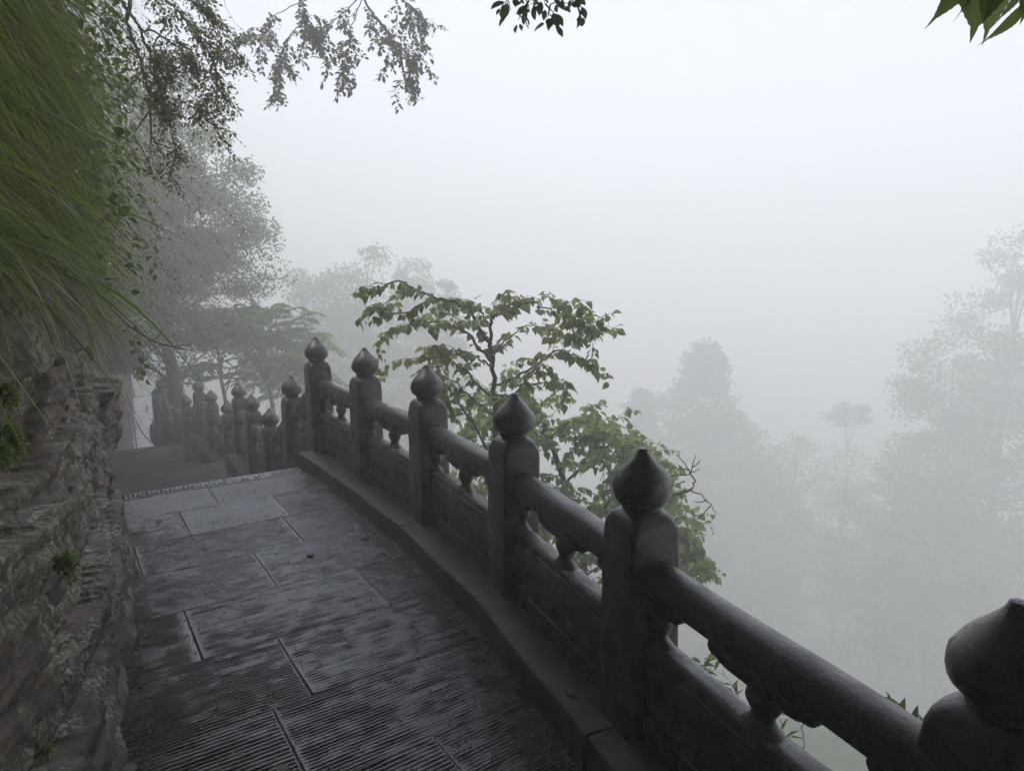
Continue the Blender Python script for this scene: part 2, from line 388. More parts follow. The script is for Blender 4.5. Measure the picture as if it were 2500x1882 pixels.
def lump(size, seed, sub=18, rough=.10, boxy=3.2):
    """a weathered block: superellipsoid with noise"""
    u = np.linspace(0, np.pi, sub); w = np.arange(sub * 2) * np.pi / sub
    U, W = np.meshgrid(u, w, indexing='ij')
    d = np.stack([np.sin(U) * np.cos(W), np.sin(U) * np.sin(W), np.cos(U)], -1)
    r = 1 / (np.sum(np.abs(d) ** boxy, -1)) ** (1 / boxy)
    p = d * r[..., None]
    nz = fbm(p[..., 0] * 1.6, p[..., 1] * 1.6, p[..., 2] * 2.6, seed, 4) 
    p = p * (1 + rough * nz)[..., None] * np.asarray(size)
    return p.reshape(-1, 3), grid_faces(sub, sub * 2, True)
def build_shade_overhang():
    """unseen rock roof over the camera, stretched out to shade the near path"""
    ns = np.linspace(0, 1, 44); es = np.linspace(-3.2, 7.0, 56)
    U, Ee = np.meshgrid(ns, es, indexing='ij')
    n_end = np.minimum((3.8 - .559 * Ee) / .829, np.interp(Ee, [-3.2, -.6, .6, 7.0], [2.0, 2.2, 4.6, 4.6])) + .25 * fbm(Ee * 1.1, 0 * Ee, 4, 91, 3)
    Nn = -11 + U * (n_end + 11)
    edge = np.clip((Ee + .4) / 7.4, 0, 1); endn = np.clip((Nn - 1.2) / 3.2, 0, 1)
    zb = 3.35 + .15 * edge + .35 * endn + .18 * fbm(Nn * .8, Ee * .8, 0, 61, 4)
    zt = 7.4 - 2.6 * edge ** 2 - 2.4 * endn ** 2 + .25 * fbm(Nn * .6, Ee * .6, 0, 71, 3)
    wob = .35 * fbm(Nn * .7, Ee * 0, 3, 81, 3) * edge
    zt = np.maximum(zt, zb + .15)
    nu, nv = len(ns), len(es)
    vb = ne(Nn, Ee + wob, zb).reshape(-1, 3); vt = ne(Nn, Ee + wob, zt).reshape(-1, 3)
    f = [grid_faces(nu, nv)[:, ::-1], grid_faces(nu, nv, base=nu * nv)]
    idx = np.arange(nu * nv).reshape(nu, nv); ring = np.concatenate([idx[0, :-1], idx[:-1, -1], idx[-1, :0:-1], idx[:0:-1, 0]])
    r2 = np.roll(ring, -1)
    f.append(np.stack([ring, r2, r2 + nu * nv, ring + nu * nv], 1))
    obj('shade_overhang', mesh('shade_overhang', np.concatenate([vb, vt]), f, M_ROCK), kind='structure')  # out of view, sized to keep light off the near stone and fog
build_shade_overhang()

# ------------------------------------------------------------------ paving, steps, kerb
def slab(parent, n0, n1, e0, e1, z, seed, style=0, fine=True, across=False, name='paving_slab'):
    """a dressed slab: tooled grooves run across the path, edges a little worn"""
    r = np.random.default_rng(seed)
    gap = .0016
    n0, n1, e0, e1 = n0 + gap, n1 - gap, e0 + gap, e1 - gap
    ln, le = n1 - n0, e1 - e0
    if across: sn, se = (.02, .0065)
    elif fine: sn, se = (.0030, .024)
    else: sn, se = (.06, .06)
    a = np.linspace(0, ln, max(3, int(ln / sn))); b = np.linspace(0, le, max(3, int(le / se)))
    if not across: b = np.unique(np.concatenate([b, [.003, .007, .013], le - np.array([.003, .007, .013])]))
    if not fine or across: a = np.unique(np.concatenate([a, [.003, .007, .013], ln - np.array([.003, .007, .013])]))
    A, B = np.meshgrid(a, b, indexing='ij')
    wx, wy = n0 + A, e0 + B
    h = .0018 * fbm(wx * 3, wy * 3, 0, seed % 97, 3) + .0002 * fbm(wx * 25, wy * 25, 0, 7, 2)
    if fine or across:
        pitch = r.uniform(.0165, .0200) if not across else .030; depth = r.uniform(.0055, .0080) if not across else .008
        if across:
            ph = (B + .02 * A + .003 * fbm(wx * 8, wy * 8, 0, 3, 2)) / pitch
        else:
            ph = (A + r.uniform(-.02, .02) * B + .0035 * fbm(wx * 5, wy * 2.2, 0, seed % 89, 3)) / pitch
        fr = ph - np.floor(ph)
        g = np.clip(1.7 * (1 - np.abs(fr - .5) / .33), 0, 1)
        wear = np.clip(1.05 + .7 * fbm(wx * 3.1, wy * 2.3, 0, seed % 83 + 2, 4), .85, 1)
        chip = np.clip(.75 + .8 * vnoise(wx * 28, wy * 28, 0, 5), .5, 1)
        row = _hash(np.floor(ph), np.floor(ph) * 0 + 1, np.floor(ph) * 0, seed) * .4 + .7
        ed = np.minimum(B, le - B); flat = np.clip((ed - r.choice([.002, .004, .01, .03])) / .012, 0, 1)
        if style == 1:     # weathered smooth with pits only
            pits = np.clip(vnoise(wx * 55, wy * 40, 0, seed) - .35, 0, 1)
            h -= .0016 * pits + depth * g * wear * .45 * flat
        else: h -= depth * g * wear * chip * row * (flat if not across else 1)
        if across:
            ea = np.minimum(A, ln - A); 
            h += depth * g * np.clip(1 - ea / .02, 0, 1)
    m = np.minimum(np.minimum(A, ln - A), np.minimum(B, le - B))
    h -= .0022 * np.clip(1 - m / .005, 0, 1) ** 2
    tilt = r.uniform(-.003, .003) * (A / ln - .5) + r.uniform(-.002, .002) * (B / le - .5)
    top = ne(wx, wy, h + tilt)
    nu, nv = A.shape
    idx = np.arange(nu * nv).reshape(nu, nv); ring = np.concatenate([idx[0, :-1], idx[:-1, -1], idx[-1, :0:-1], idx[:0:-1, 0]])
    tv = top.reshape(-1, 3); bv = tv[ring].copy(); bv[:, 2] = -.05
    k = np.arange(len(ring)); k2 = (k + 1) % len(ring)
    side = np.stack([ring, nu * nv + k, nu * nv + k2, ring[k2]], 1)
    c = ne((n0 + n1) / 2, (e0 + e1) / 2, 0.0)
    v = np.concatenate([tv, bv]) - c
    me = mesh(name, v, [grid_faces(nu, nv)[:, ::-1], side[:, ::-1]], M_PAVE)
    return obj(name, me, parent, c + np.array([0, 0, z]))

def base_strip(name, n0, n1, z, thick, e_lo=-.35, kind='structure', extra=0.0):
    """mortar bed under the slabs, bounded by the kerb line"""
    ns = np.linspace(n0, n1, 14); lo = np.minimum(e_cliff(ns) - .3, e_lo); hi = e_rail(ns) + .14
    p = [ne(ns, lo, z), ne(ns, hi, z), ne(ns, hi, z - thick), ne(ns, lo, z - thick)]
    v = np.stack(p, 1).reshape(-1, 3)
    f = grid_faces(len(ns), 4, True)
    caps = np.array([[0, 1, 2, 3], [(len(ns) - 1) * 4 + q for q in (3, 2, 1, 0)]])
    return obj(name, mesh(name, v, [f, caps], M_MORTAR, False), kind=kind)

PATH = base_strip('path', -6.0, 5.36, -.006, .8)
_rows = [(5.245, 5.40, 'edge', []), (4.81, 5.245, 'row', [.81]), (4.33, 4.81, 'row', [.56, 1.166]), (3.85, 4.33, 'row', [.25, 1.106]), (3.34, 3.85, 'row', [.812]),
         (2.85, 3.34, 'row', [.372, 1.22]), (2.36, 2.85, 'row', [.676]), (1.90, 2.36, 'row', [-.3, .527]), (1.43, 1.90, 'row', [.15, .95]), (.96, 1.43, 'row', [-.2, .7]),
         (.48, .96, 'row', [.05, .9]), (0.0, .48, 'row', [-.4, .5]), (-.5, 0.0, 'row', [.1, .8]), (-1.0, -.5, 'row', [-.6, .3])]
sid = 0
for n0, n1, kind, js in _rows:
    nm = (n0 + n1) / 2
    lo = float(min(e_cliff(n0), e_cliff(n1))) - .12; hi = float(min(e_rail(n0), e_rail(n1))) - .02
    cuts = [lo] + [j for j in js if lo + .15 < j < hi - .1] + [hi]
    if kind == 'edge': cuts = [lo, .95, hi]
    for a, b in zip(cuts[:-1], cuts[1:]):
        sid += 1
        slab(PATH, n0, n1, a, b, random.uniform(-.002, .002), 1000 + sid * 13, 1 if sid in (3, 4, 6) else 0, fine=n0 > .9, across=kind == 'edge',
             name='edge_stone' if kind == 'edge' else 'paving_slab')

def flight(n0, risers, tread, z0, z1):
    hgt = (z0 - z1) / risers
    root = None
    for i in range(1, risers):
        zt = z0 - hgt * i; a = n0 + tread * (i - 1); b = a + tread
        ns = np.array([a - .01, b]); lo = e_cliff(ns) - .3; hi = e_rail(ns) - .06
        pts = np.array([[a - .01, lo[0]], [a - .01, hi[0]], [b, hi[1]], [b, lo[1]]])
        bev = .012
        vt = ne(pts[:, 0] - np.array([0, 0, bev, bev]), pts[:, 1], zt); vm = ne(pts[:, 0], pts[:, 1], zt - bev); vb = ne(pts[:, 0], pts[:, 1], zt - .6)
        v = np.concatenate([vt, vm, vb]); f = [np.array([[0, 1, 2, 3]])[:, ::-1]]
        for q in (0, 4):
            k = np.arange(4); k2 = (k + 1) % 4
            f.append(np.stack([q + k, q + k2, q + 4 + k2, q + 4 + k], 1))
        me = mesh('step', v, f, M_PAVE, False)
        if root is None:
            root = obj('stairs', None, kind='structure')
        obj('step', me, root)
def landing(n0, n1, z, first_seed):
    root = base_strip('landing', n0 - .02, n1 - .04, z - .006, .9)
    ks = np.arange(n0, n1 - .3, .48); ks = np.append(ks, n1 - .155); sd = first_seed
    for a, b in zip(ks[:-1], ks[1:]):
        lo = float(min(e_cliff(a), e_cliff(b))) - .15; hi = float(min(e_rail(a), e_rail(b))) - .02
        m = lo + (hi - lo) * random.uniform(.3, .7)
        for p, q in ((lo, m), (m, hi)):
            sd += 7; slab(root, a, b, p, q, z + random.uniform(-.002, .002), sd, 1 if sd % 3 == 0 else 0, fine=False)
    lo = float(e_cliff(n1)) - .15; hi = float(e_rail(n1 - .1)) - .02
    slab(root, n1 - .155, n1, lo, hi, z, sd + 5, 0, across=True, name='edge_stone')
    return root
flight(5.40, 6, .31, 0, -.92); landing(6.95, 9.32, -.92, 3000)
flight(9.32, 3, .30, -.92, -1.35); landing(9.92, 12.5, -1.35, 3500)
flight(12.5, 5, .30, -1.35, -2.10); landing(13.7, 22.3, -2.10, 4000)

def kerb():
    """low stone course the balustrade stands on"""
    root = obj('kerb', None, kind='structure')
    P = np.array([p for p in POSTS]); 
    t = np.gradient(P[:, :2], axis=0); t /= np.linalg.norm(t, axis=1)[:, None]
    nrm = np.stack([-t[:, 1], t[:, 0]], 1)          # towards the path
    for i in range(len(P) - 1):
        k = 7; s = np.linspace(.004, .996, k)
        A, B = P[i], P[i + 1]; v = []
        for si in s:
            c = A * (1 - si) + B * si; nn = nrm[i] * (1 - si) + nrm[i + 1] * si
            ins, out = .205 + .006 * math.sin(si * 9 + i), -.17
            w = float(vnoise(si * 6, i * 3.3, 0, 3)) * .004
            zt = c[2] + .12 + w
            prof = [(ins, -.12 if A[2] == B[2] else -.30), (ins, .108), (ins - .012, .12), (out, .12), (out, -.4)]
            for o, z in prof: v.append([c[0] + nn[0] * (o + w), c[1] + nn[1] * (o + w), c[2] + z + w])
        f = grid_faces(k, 5, True); caps = np.array([[4, 3, 2, 1, 0], [(k - 1) * 5 + q for q in range(5)]])
        c0 = (A + B) / 2
        obj('kerb_stone', mesh('kerb_stone', np.array(v) - c0, [f], M_KERB, False), root, c0)
        # close the ends
kerb()

def retaining_wall():
    P = np.array(POSTS); t = np.gradient(P[:, :2], axis=0); t /= np.linalg.norm(t, axis=1)[:, None]; nrm = np.stack([-t[:, 1], t[:, 0]], 1)
    root = thing('retaining_wall', tuple(P[4] + np.array([0, 0, -5])), 'dark stone retaining wall under the balustrade above the valley', 'wall')
    o0 = P[4] + np.array([0, 0, -5]); r = np.random.default_rng(3)
    for i in range(len(P) - 1):
        for c in range(5):
            zt, zb = -.02 - c * .55, -.56 - c * .55
            v = []
            for j in (i, i + 1):
                jit = r.uniform(-.02, .02)
                for o in (.10, -.165 - jit - .03 * c):
                    for z in (zt, zb):
                        s = .004 if j == i else -.004
                        v.append([P[j][0] + nrm[j][0] * o + t[j][0] * s, P[j][1] + nrm[j][1] * o + t[j][1] * s, P[j][2] + z])
            f = np.array([[0, 1, 3, 2], [4, 6, 7, 5], [0, 4, 5, 1], [2, 3, 7, 6], [0, 2, 6, 4], [1, 5, 7, 3]])
            obj('wall_block', mesh('wall_block', np.array(v) - o0, f, M_STONE, False), root)
retaining_wall()

# ------------------------------------------------------------------ balustrade
def rounded_square(half, rad, m=5):
    out = []
    for q, (sx, sy) in enumerate(((1, 1), (-1, 1), (-1, -1), (1, -1))):
        for k in range(m):
            a = math.pi / 2 * (q + k / (m - 1)); out.append((sx * (half - rad) + rad * math.cos(a), sy * (half - rad) + rad * math.sin(a)))
    return np.array(out)
def post_mesh(seed):
    rings = [(0.10, .091, .010), (.30, .091, .010), (.50, .091, .012), (.66, .0905, .014), (.77, .090, .016), (.80, .0885, .020), (.822, .084, .026), (.838, .077, .032), (.848, .068, .036), (.853, .058, .040), (.853, .02, .01)]
    zz = sorted(set([round(q, 3) for q in np.arange(.10, .80, .035)] + [q[0] for q in rings[:-1]])); rings = [(z, float(np.interp(z, [q[0] for q in rings[:-1]], [q[1] for q in rings[:-1]])), float(np.interp(z, [q[0] for q in rings[:-1]], [q[2] for q in rings[:-1]]))) for z in zz] + rings[-1:]
    v = []
    for z, h, r in rings:
        q = rounded_square(h, r)
        for x, y in q: v.append((x, y, z))
    v = np.array(v); m = 20
    v[:, :2] *= (1 + .018 * fbm(v[:, 0] * 9, v[:, 1] * 9, v[:, 2] * 5 + seed, seed, 3))[:, None]
    ch = fbm(v[:, 0] * 18, v[:, 1] * 18, v[:, 2] * 18 + seed, seed + 3, 2); v[:, :2] *= (1 - .09 * np.clip(ch - .45, 0, 1))[:, None]
    v[:, 2] += .004 * vnoise(v[:, 0] * 12, v[:, 1] * 12, seed, 5) * (v[:, 2] > .7)
    return mesh('post', v, grid_faces(len(rings), m, True), M_STONE)
def finial_mesh(seed):
    prof = [(.850, .050), (.857, .061), (.866, .065), (.871, .062), (.873, .066), (.880, .076), (.892, .0865), (.905, .0925), (.918, .0950), (.932, .0945), (.947, .0905), (.962, .0835), (.977, .0735), (.991, .0615), (1.004, .049), (1.016, .0375), (1.027, .0275), (1.036, .0205), (1.044, .0165), (1.050, .0150), (1.0515, .012), (1.0515, .002)]
    S = 40; th = np.arange(S) * 2 * np.pi / S; v = []
    for z, r in prof:
        for a in th: v.append((r * math.cos(a), r * math.sin(a), z))
    v = np.array(v)
    ch = fbm(v[:, 0] * 23, v[:, 1] * 23, v[:, 2] * 23 + seed, seed + 7, 2); v[:, :2] *= (1 - .10 * np.clip(ch - .55, 0, 1))[:, None]
    v[:, :2] *= (1 + .034 * fbm(v[:, 0] * 11, v[:, 1] * 11, v[:, 2] * 11 + seed * 3.7, seed + 40, 3))[:, None]
    lean = np.clip((v[:, 2] - .95) / .1, 0, 1); v[:, 0] += lean * random.uniform(-.004, .004)
    return mesh('finial', v, grid_faces(len(prof), S, True), M_STONE)
def extrude(poly, y0, y1, bev=.006):
    """poly in (x,z), extruded in y with a small edge bevel; returns verts and faces"""
    p = np.asarray(poly, float); c = p.mean(0); n = len(p)
    e = np.roll(p, -1, 0) - np.roll(p, 1, 0); nrm = np.stack([e[:, 1], -e[:, 0]], 1); nrm /= np.linalg.norm(nrm, axis=1)[:, None] + 1e-9
    area = np.sum(p[:, 0] * np.roll(p[:, 1], -1) - np.roll(p[:, 0], -1) * p[:, 1])
    if area < 0: nrm = -nrm
    q = p - nrm * bev
    L = [(q, y0), (p, y0 + bev), (p, y1 - bev), (q, y1)]
    v = np.concatenate([np.stack([a[:, 0], np.full(n, y), a[:, 1]], 1) for a, y in L])
    return v, grid_faces(4, n, True), (np.arange(n), 3 * n + np.arange(n))
def vase(mb, x, z0, z1, half=0):
    H = z1 - z0
    prof = [(0, .066), (.06, .064), (.16, .050), (.28, .038), (.40, .036), (.55, .047), (.70, .056), (.82, .054), (.92, .044), (1.0, .040)]
    S = 16; th = np.arange(S) * 2 * np.pi / S; v = []
    for t, r in prof:
        for a in th: v.append((x + r * math.cos(a), r * math.sin(a) * .66, z0 + t * H))
    mb.add(np.array(v), grid_faces(len(prof), S, True))
def bay(parent, A, B, root_loc, seed, fine=True):
    """handrail, cloud brackets, vase balusters and solid panel between two posts"""
    A, B = np.array(A), np.array(B)
    d = B[:2] - A[:2]; L = np.linalg.norm(d); d /= L; yv = np.array([-d[1], d[0]])
    x0, x1 = .082, L - .082; slope = (B[2] - A[2]) / L
    def W(v):
        v = np.asarray(v, float)
        out = np.empty_like(v); out[:, 0] = A[0] + d[0] * v[:, 0] + yv[0] * v[:, 1]; out[:, 1] = A[1] + d[1] * v[:, 0] + yv[1] * v[:, 1]
        out[:, 2] = A[2] + v[:, 2] + slope * v[:, 0]
        return out
    o = (A + B) / 2
    loc = o - np.asarray(root_loc)
    # handrail: rounded back, flat underside
    prof = [(-.046, .615), (.046, .615), (.051, .622), (.053, .650), (.0515, .672), (.047, .690), (.037, .704), (.024, .7125), (.0, .716), (-.024, .7125), (-.037, .704), (-.047, .690), (-.0515, .672), (-.053, .650), (-.051, .622)]
    K = 14; v = []
    for x in np.linspace(x0, x1, K):
        for y, z in prof: v.append((x, y, z))
    v = np.array(v)
    sag = .004 * fbm(v[:, 0] * 3 + seed, v[:, 1] * 6, 0, seed, 3); v[:, 2] += sag * (v[:, 2] > .64); v[:, 1] *= 1 + .05 * fbm(v[:, 0] * 4, v[:, 2] * 6, seed, 9, 2)
    rail = obj('handrail', mesh('handrail', W(v) - o, grid_faces(K, len(prof), True), M_STONE), parent, loc)
    # cloud brackets hang under the rail
    half = [(.205, .632), (.207, .618), (.197, .606), (.181, .602), (.184, .590), (.176, .576), (.160, .568), (.143, .568), (.128, .560), (.100, .556), (.070, .556)]
    mid = (x0 + x1) / 2; s = min(1.0, (x1 - x0) / .80)
    polys = [[(mid + a * s, z) for a, z in half] + [(mid - a * s, z) for a, z in half[::-1]]]
    e = [(a - .03, z) for a, z in half]
    polys.append([(x0 - .01 + a * s, z) for a, z in e] + [(x0 - .01, .556), (x0 - .01, .632)])
    polys.append([(x1 + .01 - a * s, z) for a, z in e] + [(x1 + .01, .556), (x1 + .01, .632)])
    for p in polys:
        v, f, caps = extrude(p, -.036, .036, .008)
        nloc = len(v); n = len(p); cA = np.array([[np.mean([q[0] for q in p]), -.036, .60], [np.mean([q[0] for q in p]), .036, .60]])
        v = np.concatenate([v, cA]); k = np.arange(n); k2 = (k + 1) % n
        f2 = np.concatenate([np.stack([k2, k, np.full(n, nloc)], 1), np.stack([3 * n + k, 3 * n + k2, np.full(n, nloc + 1)], 1)])
        obj('bracket', mesh('bracket', W(v) - o, [f, f2], M_STONE, False), rail)
    for x in (mid, x0 + .012, x1 - .012):
        mb = MB(); vase(mb, x, .447, .560); w = W(mb.v[0])
        obj('baluster', mesh('baluster', w - o, mb.f[0], M_STONE), parent, loc)
    # panel with a sunk field on both faces and a worn top
    xs = np.linspace(x0 - .004, x1 + .004, 16); v = []
    prof = [(.040, .115), (.040, .444), (.033, .452), (.015, .455), (-.015, .455), (-.033, .451), (-.041, .440), (-.040, .115)]
    for x in xs:
        for y, z in prof: v.append((x, y, z))
    v = np.array(v); up = v[:, 2] > .4
    v[up, 2] += .006 * fbm(v[up, 0] * 9, v[up, 1] * 16, seed, 3, 3); v[up, 1] += .005 * fbm(v[up, 0] * 13, v[up, 2] * 5, seed, 8, 3)
    pan = obj('panel', mesh('panel', W(v) - o, grid_faces(len(xs), len(prof), True), M_STONE, True), parent, loc)
    for sgn in (1, -1):
        fr = MB()
        for (a, b, c, dd) in ((x0 + .05, x1 - .05, .19, .205), (x0 + .05, x1 - .05, .405, .42), (x0 + .05, x0 + .065, .205, .405), (x1 - .065, x1 - .05, .205, .405)):
            y0, y1 = sgn * .038, sgn * .046
            q = np.array([(a, y0, c), (b, y0, c), (b, y0, dd), (a, y0, dd), (a + .003, y1, c + .003), (b - .003, y1, c + .003), (b - .003, y1, dd - .003), (a + .003, y1, dd - .003)])
            fr.add(W(q) - o, np.array([[4, 5, 6, 7], [0, 1, 5, 4], [1, 2, 6, 5], [2, 3, 7, 6], [3, 0, 4, 7]]))
        obj('moulding', fr.me('moulding', M_STONE, False), pan)
_pm = [post_mesh(s) for s in range(1, 6)]; _fm = [finial_mesh(s) for s in range(1, 9)]
def balustrade(lo, hi, first_post, label):
    loc = POSTS[first_post].copy()
    root = thing('stone_balustrade', tuple(loc), label, 'balustrade', 'stone balustrades along the cliff path')
    for i in range(first_post, hi + 1):
        a, b = POSTS[max(i - 1, 0)], POSTS[min(i + 1, len(POSTS) - 1)]
        ang = math.atan2(b[1] - a[1], b[0] - a[0])
        po = obj('post', post_mesh(60 + i * 3) if i < 9 else _pm[i % len(_pm)], root, POSTS[i] - loc); po.rotation_euler = (random.uniform(-.012, .012), random.uniform(-.012, .012), ang)
        fi = obj('finial', finial_mesh(80 + i * 7) if i < 9 else _fm[(i * 3) % len(_fm)], po); fi.rotation_euler = (0, 0, random.uniform(0, 6))
    for i in range(lo, hi): bay(root, POSTS[i], POSTS[i + 1], loc, 3 + i * 5)
balustrade(0, 7, 0, 'near black wet stone balustrade with onion finials along the upper level path')
balustrade(7, 11, 8, 'grey misty stone balustrade going down the first steps and along the landing')
balustrade(11, 14, 12, 'fainter stone balustrade on the second landing, three onion posts in a row')
balustrade(14, 22, 15, 'faintest stone balustrade at far left beside the bright wet lower path')

# ------------------------------------------------------------------ plants: building blocks
def unit(v): return v / (np.linalg.norm(v, axis=-1, keepdims=True) + 1e-9)
def leaf_template(kind):
    """leaf along +y from its stalk, unit length, z up; returns verts, quad faces"""
    if kind == 'ovate': ys, ws = [0, .12, .3, .5, .7, .86, 1.0], [.02, .24, .36, .33, .20, .075, .0]
    elif kind == 'round': ys, ws = [0, .15, .4, .65, .88, 1.0], [.03, .20, .30, .28, .14, .0]
    elif kind == 'lance': ys, ws = [0, .2, .45, .75, 1.0], [.02, .13, .15, .09, .0]
    v = []; n = len(ys)
    for y, w in zip(ys, ws):
        zc = -.22 * y * y
        v += [(-w, y, zc + w * .28 + .03 * math.sin(y * 9)), (0, y, zc), (w, y, zc + w * .28 - .03 * math.sin(y * 7))]
    return np.array(v), grid_faces(n, 3)
def big_leaf():
    """broad serrated leaf with a long drip tip, with thickness of outline only"""
    n = 26; v = []
    for i in range(n):
        y = i / (n - 1)
        w = .30 * math.sin(math.pi * min(1, y / .86) ** .72) if y < .86 else 0
        w = max(w, .018 * (1 - y) * 7 if y > .8 else .0) + (.016 if i % 2 else 0) * (y < .84)
        if y > .83: w = .045 * (1 - y) / .17 + .002
        zc = -.30 * y * y
        v += [(-w, y, zc + w * .22), (-w * .5, y, zc + w * .06), (0, y, zc - .006), (w * .5, y, zc + w * .06), (w, y, zc + w * .22)]
    return np.array(v), grid_faces(n, 5)
T_OV, T_RD, T_LA, T_BIG = leaf_template('ovate'), leaf_template('round'), leaf_template('lance'), big_leaf()
def frames(d, up=None):
    """rotation matrices whose y axis is d and whose z axis is near up"""
    d = unit(np.asarray(d, float))
    up = np.broadcast_to(np.array([0, 0, 1.0]) if up is None else up, d.shape)
    x = np.cross(d, up); bad = np.linalg.norm(x, axis=1) < 1e-3; x[bad] = [1, 0, 0]
    x = unit(x); z = np.cross(x, d)
    return np.stack([x, d, z], -1)
def batch(tpl, pos, Rm, size):
    v, f = tpl; k = len(pos); size = np.broadcast_to(np.asarray(size, float), (k,))
    V = np.einsum('kij,mj->kmi', Rm, v) * size[:, None, None] + pos[:, None, :]
    F = f[None] + (np.arange(k) * len(v))[:, None, None]
    return V.reshape(-1, 3), F.reshape(-1, f.shape[1])
def diamonds(pos, d, up, L, w):
    """small leaves: folded diamonds of two triangles"""
    Rm = frames(d, up); k = len(pos); L = np.broadcast_to(L, (k,)); w = np.broadcast_to(w, (k,))
    x, y, z = Rm[:, :, 0], Rm[:, :, 1], Rm[:, :, 2]
    m = pos + y * (L * .45)[:, None]
    V = np.stack([pos, m - x * w[:, None] + z * (w * .3)[:, None], pos + y * L[:, None] - z * (L * .1)[:, None], m + x * w[:, None] + z * (w * .3)[:, None]], 1)
    F = (np.arange(k) * 4)[:, None] + np.array([0, 1, 2, 3])[None]
    return V.reshape(-1, 3), F
def place_leaves(parent, root_loc, tpl, pos, dirs, up, size, mat_single, mat_mass, n_single=300, name='leaf'):
    """the nearest n_single leaves are separate parts, the others one foliage part"""
    Rm = frames(dirs, up); size = np.broadcast_to(np.asarray(size, float), (len(pos),))
    dist = np.linalg.norm(pos - np.array([0, 0, EYE]), axis=1) / size
    order = np.argsort(dist); sel = order[:n_single]; rest = order[n_single:]
    me = mesh(name, tpl[0], tpl[1], mat_single)
    for i in sel:
        o = obj(name, me, parent)
        M = Matrix([list(Rm[i][r]) + [0] for r in range(3)] + [[0, 0, 0, 1]])
        o.matrix_basis = Matrix.Translation(Vector(pos[i] - root_loc)) @ M @ Matrix.Scale(float(size[i]), 4)
    if len(rest):
        V, F = batch(tpl, pos[rest], Rm[rest], size[rest])
        obj('foliage', mesh('foliage', V - root_loc, F, mat_mass), parent, kind='stuff')
def leaves_on(pts, every, drop, spread, r, both=True):
    """leaf positions and directions hung along a branch"""
    pts = np.asarray(pts); seg = np.linalg.norm(np.diff(pts, axis=0), axis=1); cum = np.concatenate([[0], np.cumsum(seg)])
    s = np.arange(every * .5, cum[-1] + every, every); s = np.clip(s + r.normal(0, every * .3, len(s)), 0, cum[-1])
    p = np.stack([np.interp(s, cum, pts[:, i]) for i in range(3)], 1)
    t = unit(np.stack([np.interp(s, cum, np.gradient(pts[:, i])) for i in range(3)], 1))
    side = unit(np.cross(t, [0, 0, 1.0])) * np.where(np.arange(len(s)) % 2, 1, -1)[:, None]
    d = side * spread + t * .45 + r.normal(0, .38, p.shape) + np.array([0, 0, -drop]) * r.uniform(.3, 1.3, (len(p), 1))
    p = p + unit(d) * r.uniform(.005, .03, (len(p), 1))
    return p, unit(d)
def twigs(branch, k, length, r, down=-.1, flat=.5):
    """side twigs leaving a branch"""
    out = []; n = len(branch)
    for _ in range(k):
        i = r.integers(n // 4, n); a = branch[min(i, n - 1)]; t = unit(branch[min(i, n - 1)] - branch[max(i - 1, 0)])
        d = unit(t * .6 + np.array([r.normal(0, .7), r.normal(0, .7), r.normal(0, flat) + down]))
        L = length * r.uniform(.5, 1.2)
        out.append(curve([a, a + d * L * .5 + np.array([0, 0, .02 * L]), a + d * L + np.array([0, 0, -.18 * L])], 4))
    return out

# ------------------------------------------------------------------ the grassy bank on the cliff
def blades(root, d0, L, w, droop, segs=6, r=rng):
    k = len(root); s = np.linspace(0, 1, segs + 1)
    side = unit(np.cross(d0, np.array([0, 0, 1.0]) + r.normal(0, .4, (k, 3))))
    kink = r.normal(0, .20, (k, 3))
    P = root[:, None, :] + L[:, None, None] * (d0[:, None, :] * s[None, :, None] + kink[:, None, :] * (s ** 2)[None, :, None] - np.array([0, 0, 1.0]) * droop[:, None, None] * (s ** 2.1)[None, :, None])
    wd = (w[:, None] * np.clip(1.08 - s[None, :] ** 1.7, .02, 1) * np.clip(.5 + s[None, :] * 2, 0, 1))[..., None]
    V = np.stack([P - side[:, None, :] * wd, P + side[:, None, :] * wd], 2).reshape(-1, 3)
    b = (np.arange(k) * (segs + 1) * 2)[:, None]; q = (np.arange(segs) * 2)[None, :]
    F = np.stack([b + q, b + q + 1, b + q + 3, b + q + 2], -1).reshape(-1, 4)
    return V, F, P
def bank_points(k, n0, n1, z0, z1, r, pow_=1.0):
    n = r.uniform(n0, n1, k); fl = np.interp(n, [1.5, 2.3, 3, 4, 5.5, 9, 14, 25], [1.66, 1.62, 1.58, 1.54, 1.42, .95, .25, -.5])
    z = fl + (z1 - z0) * r.random(k) ** pow_ + z0
    return n, z, ne(n, cliff_e(n, z) - .01, z)
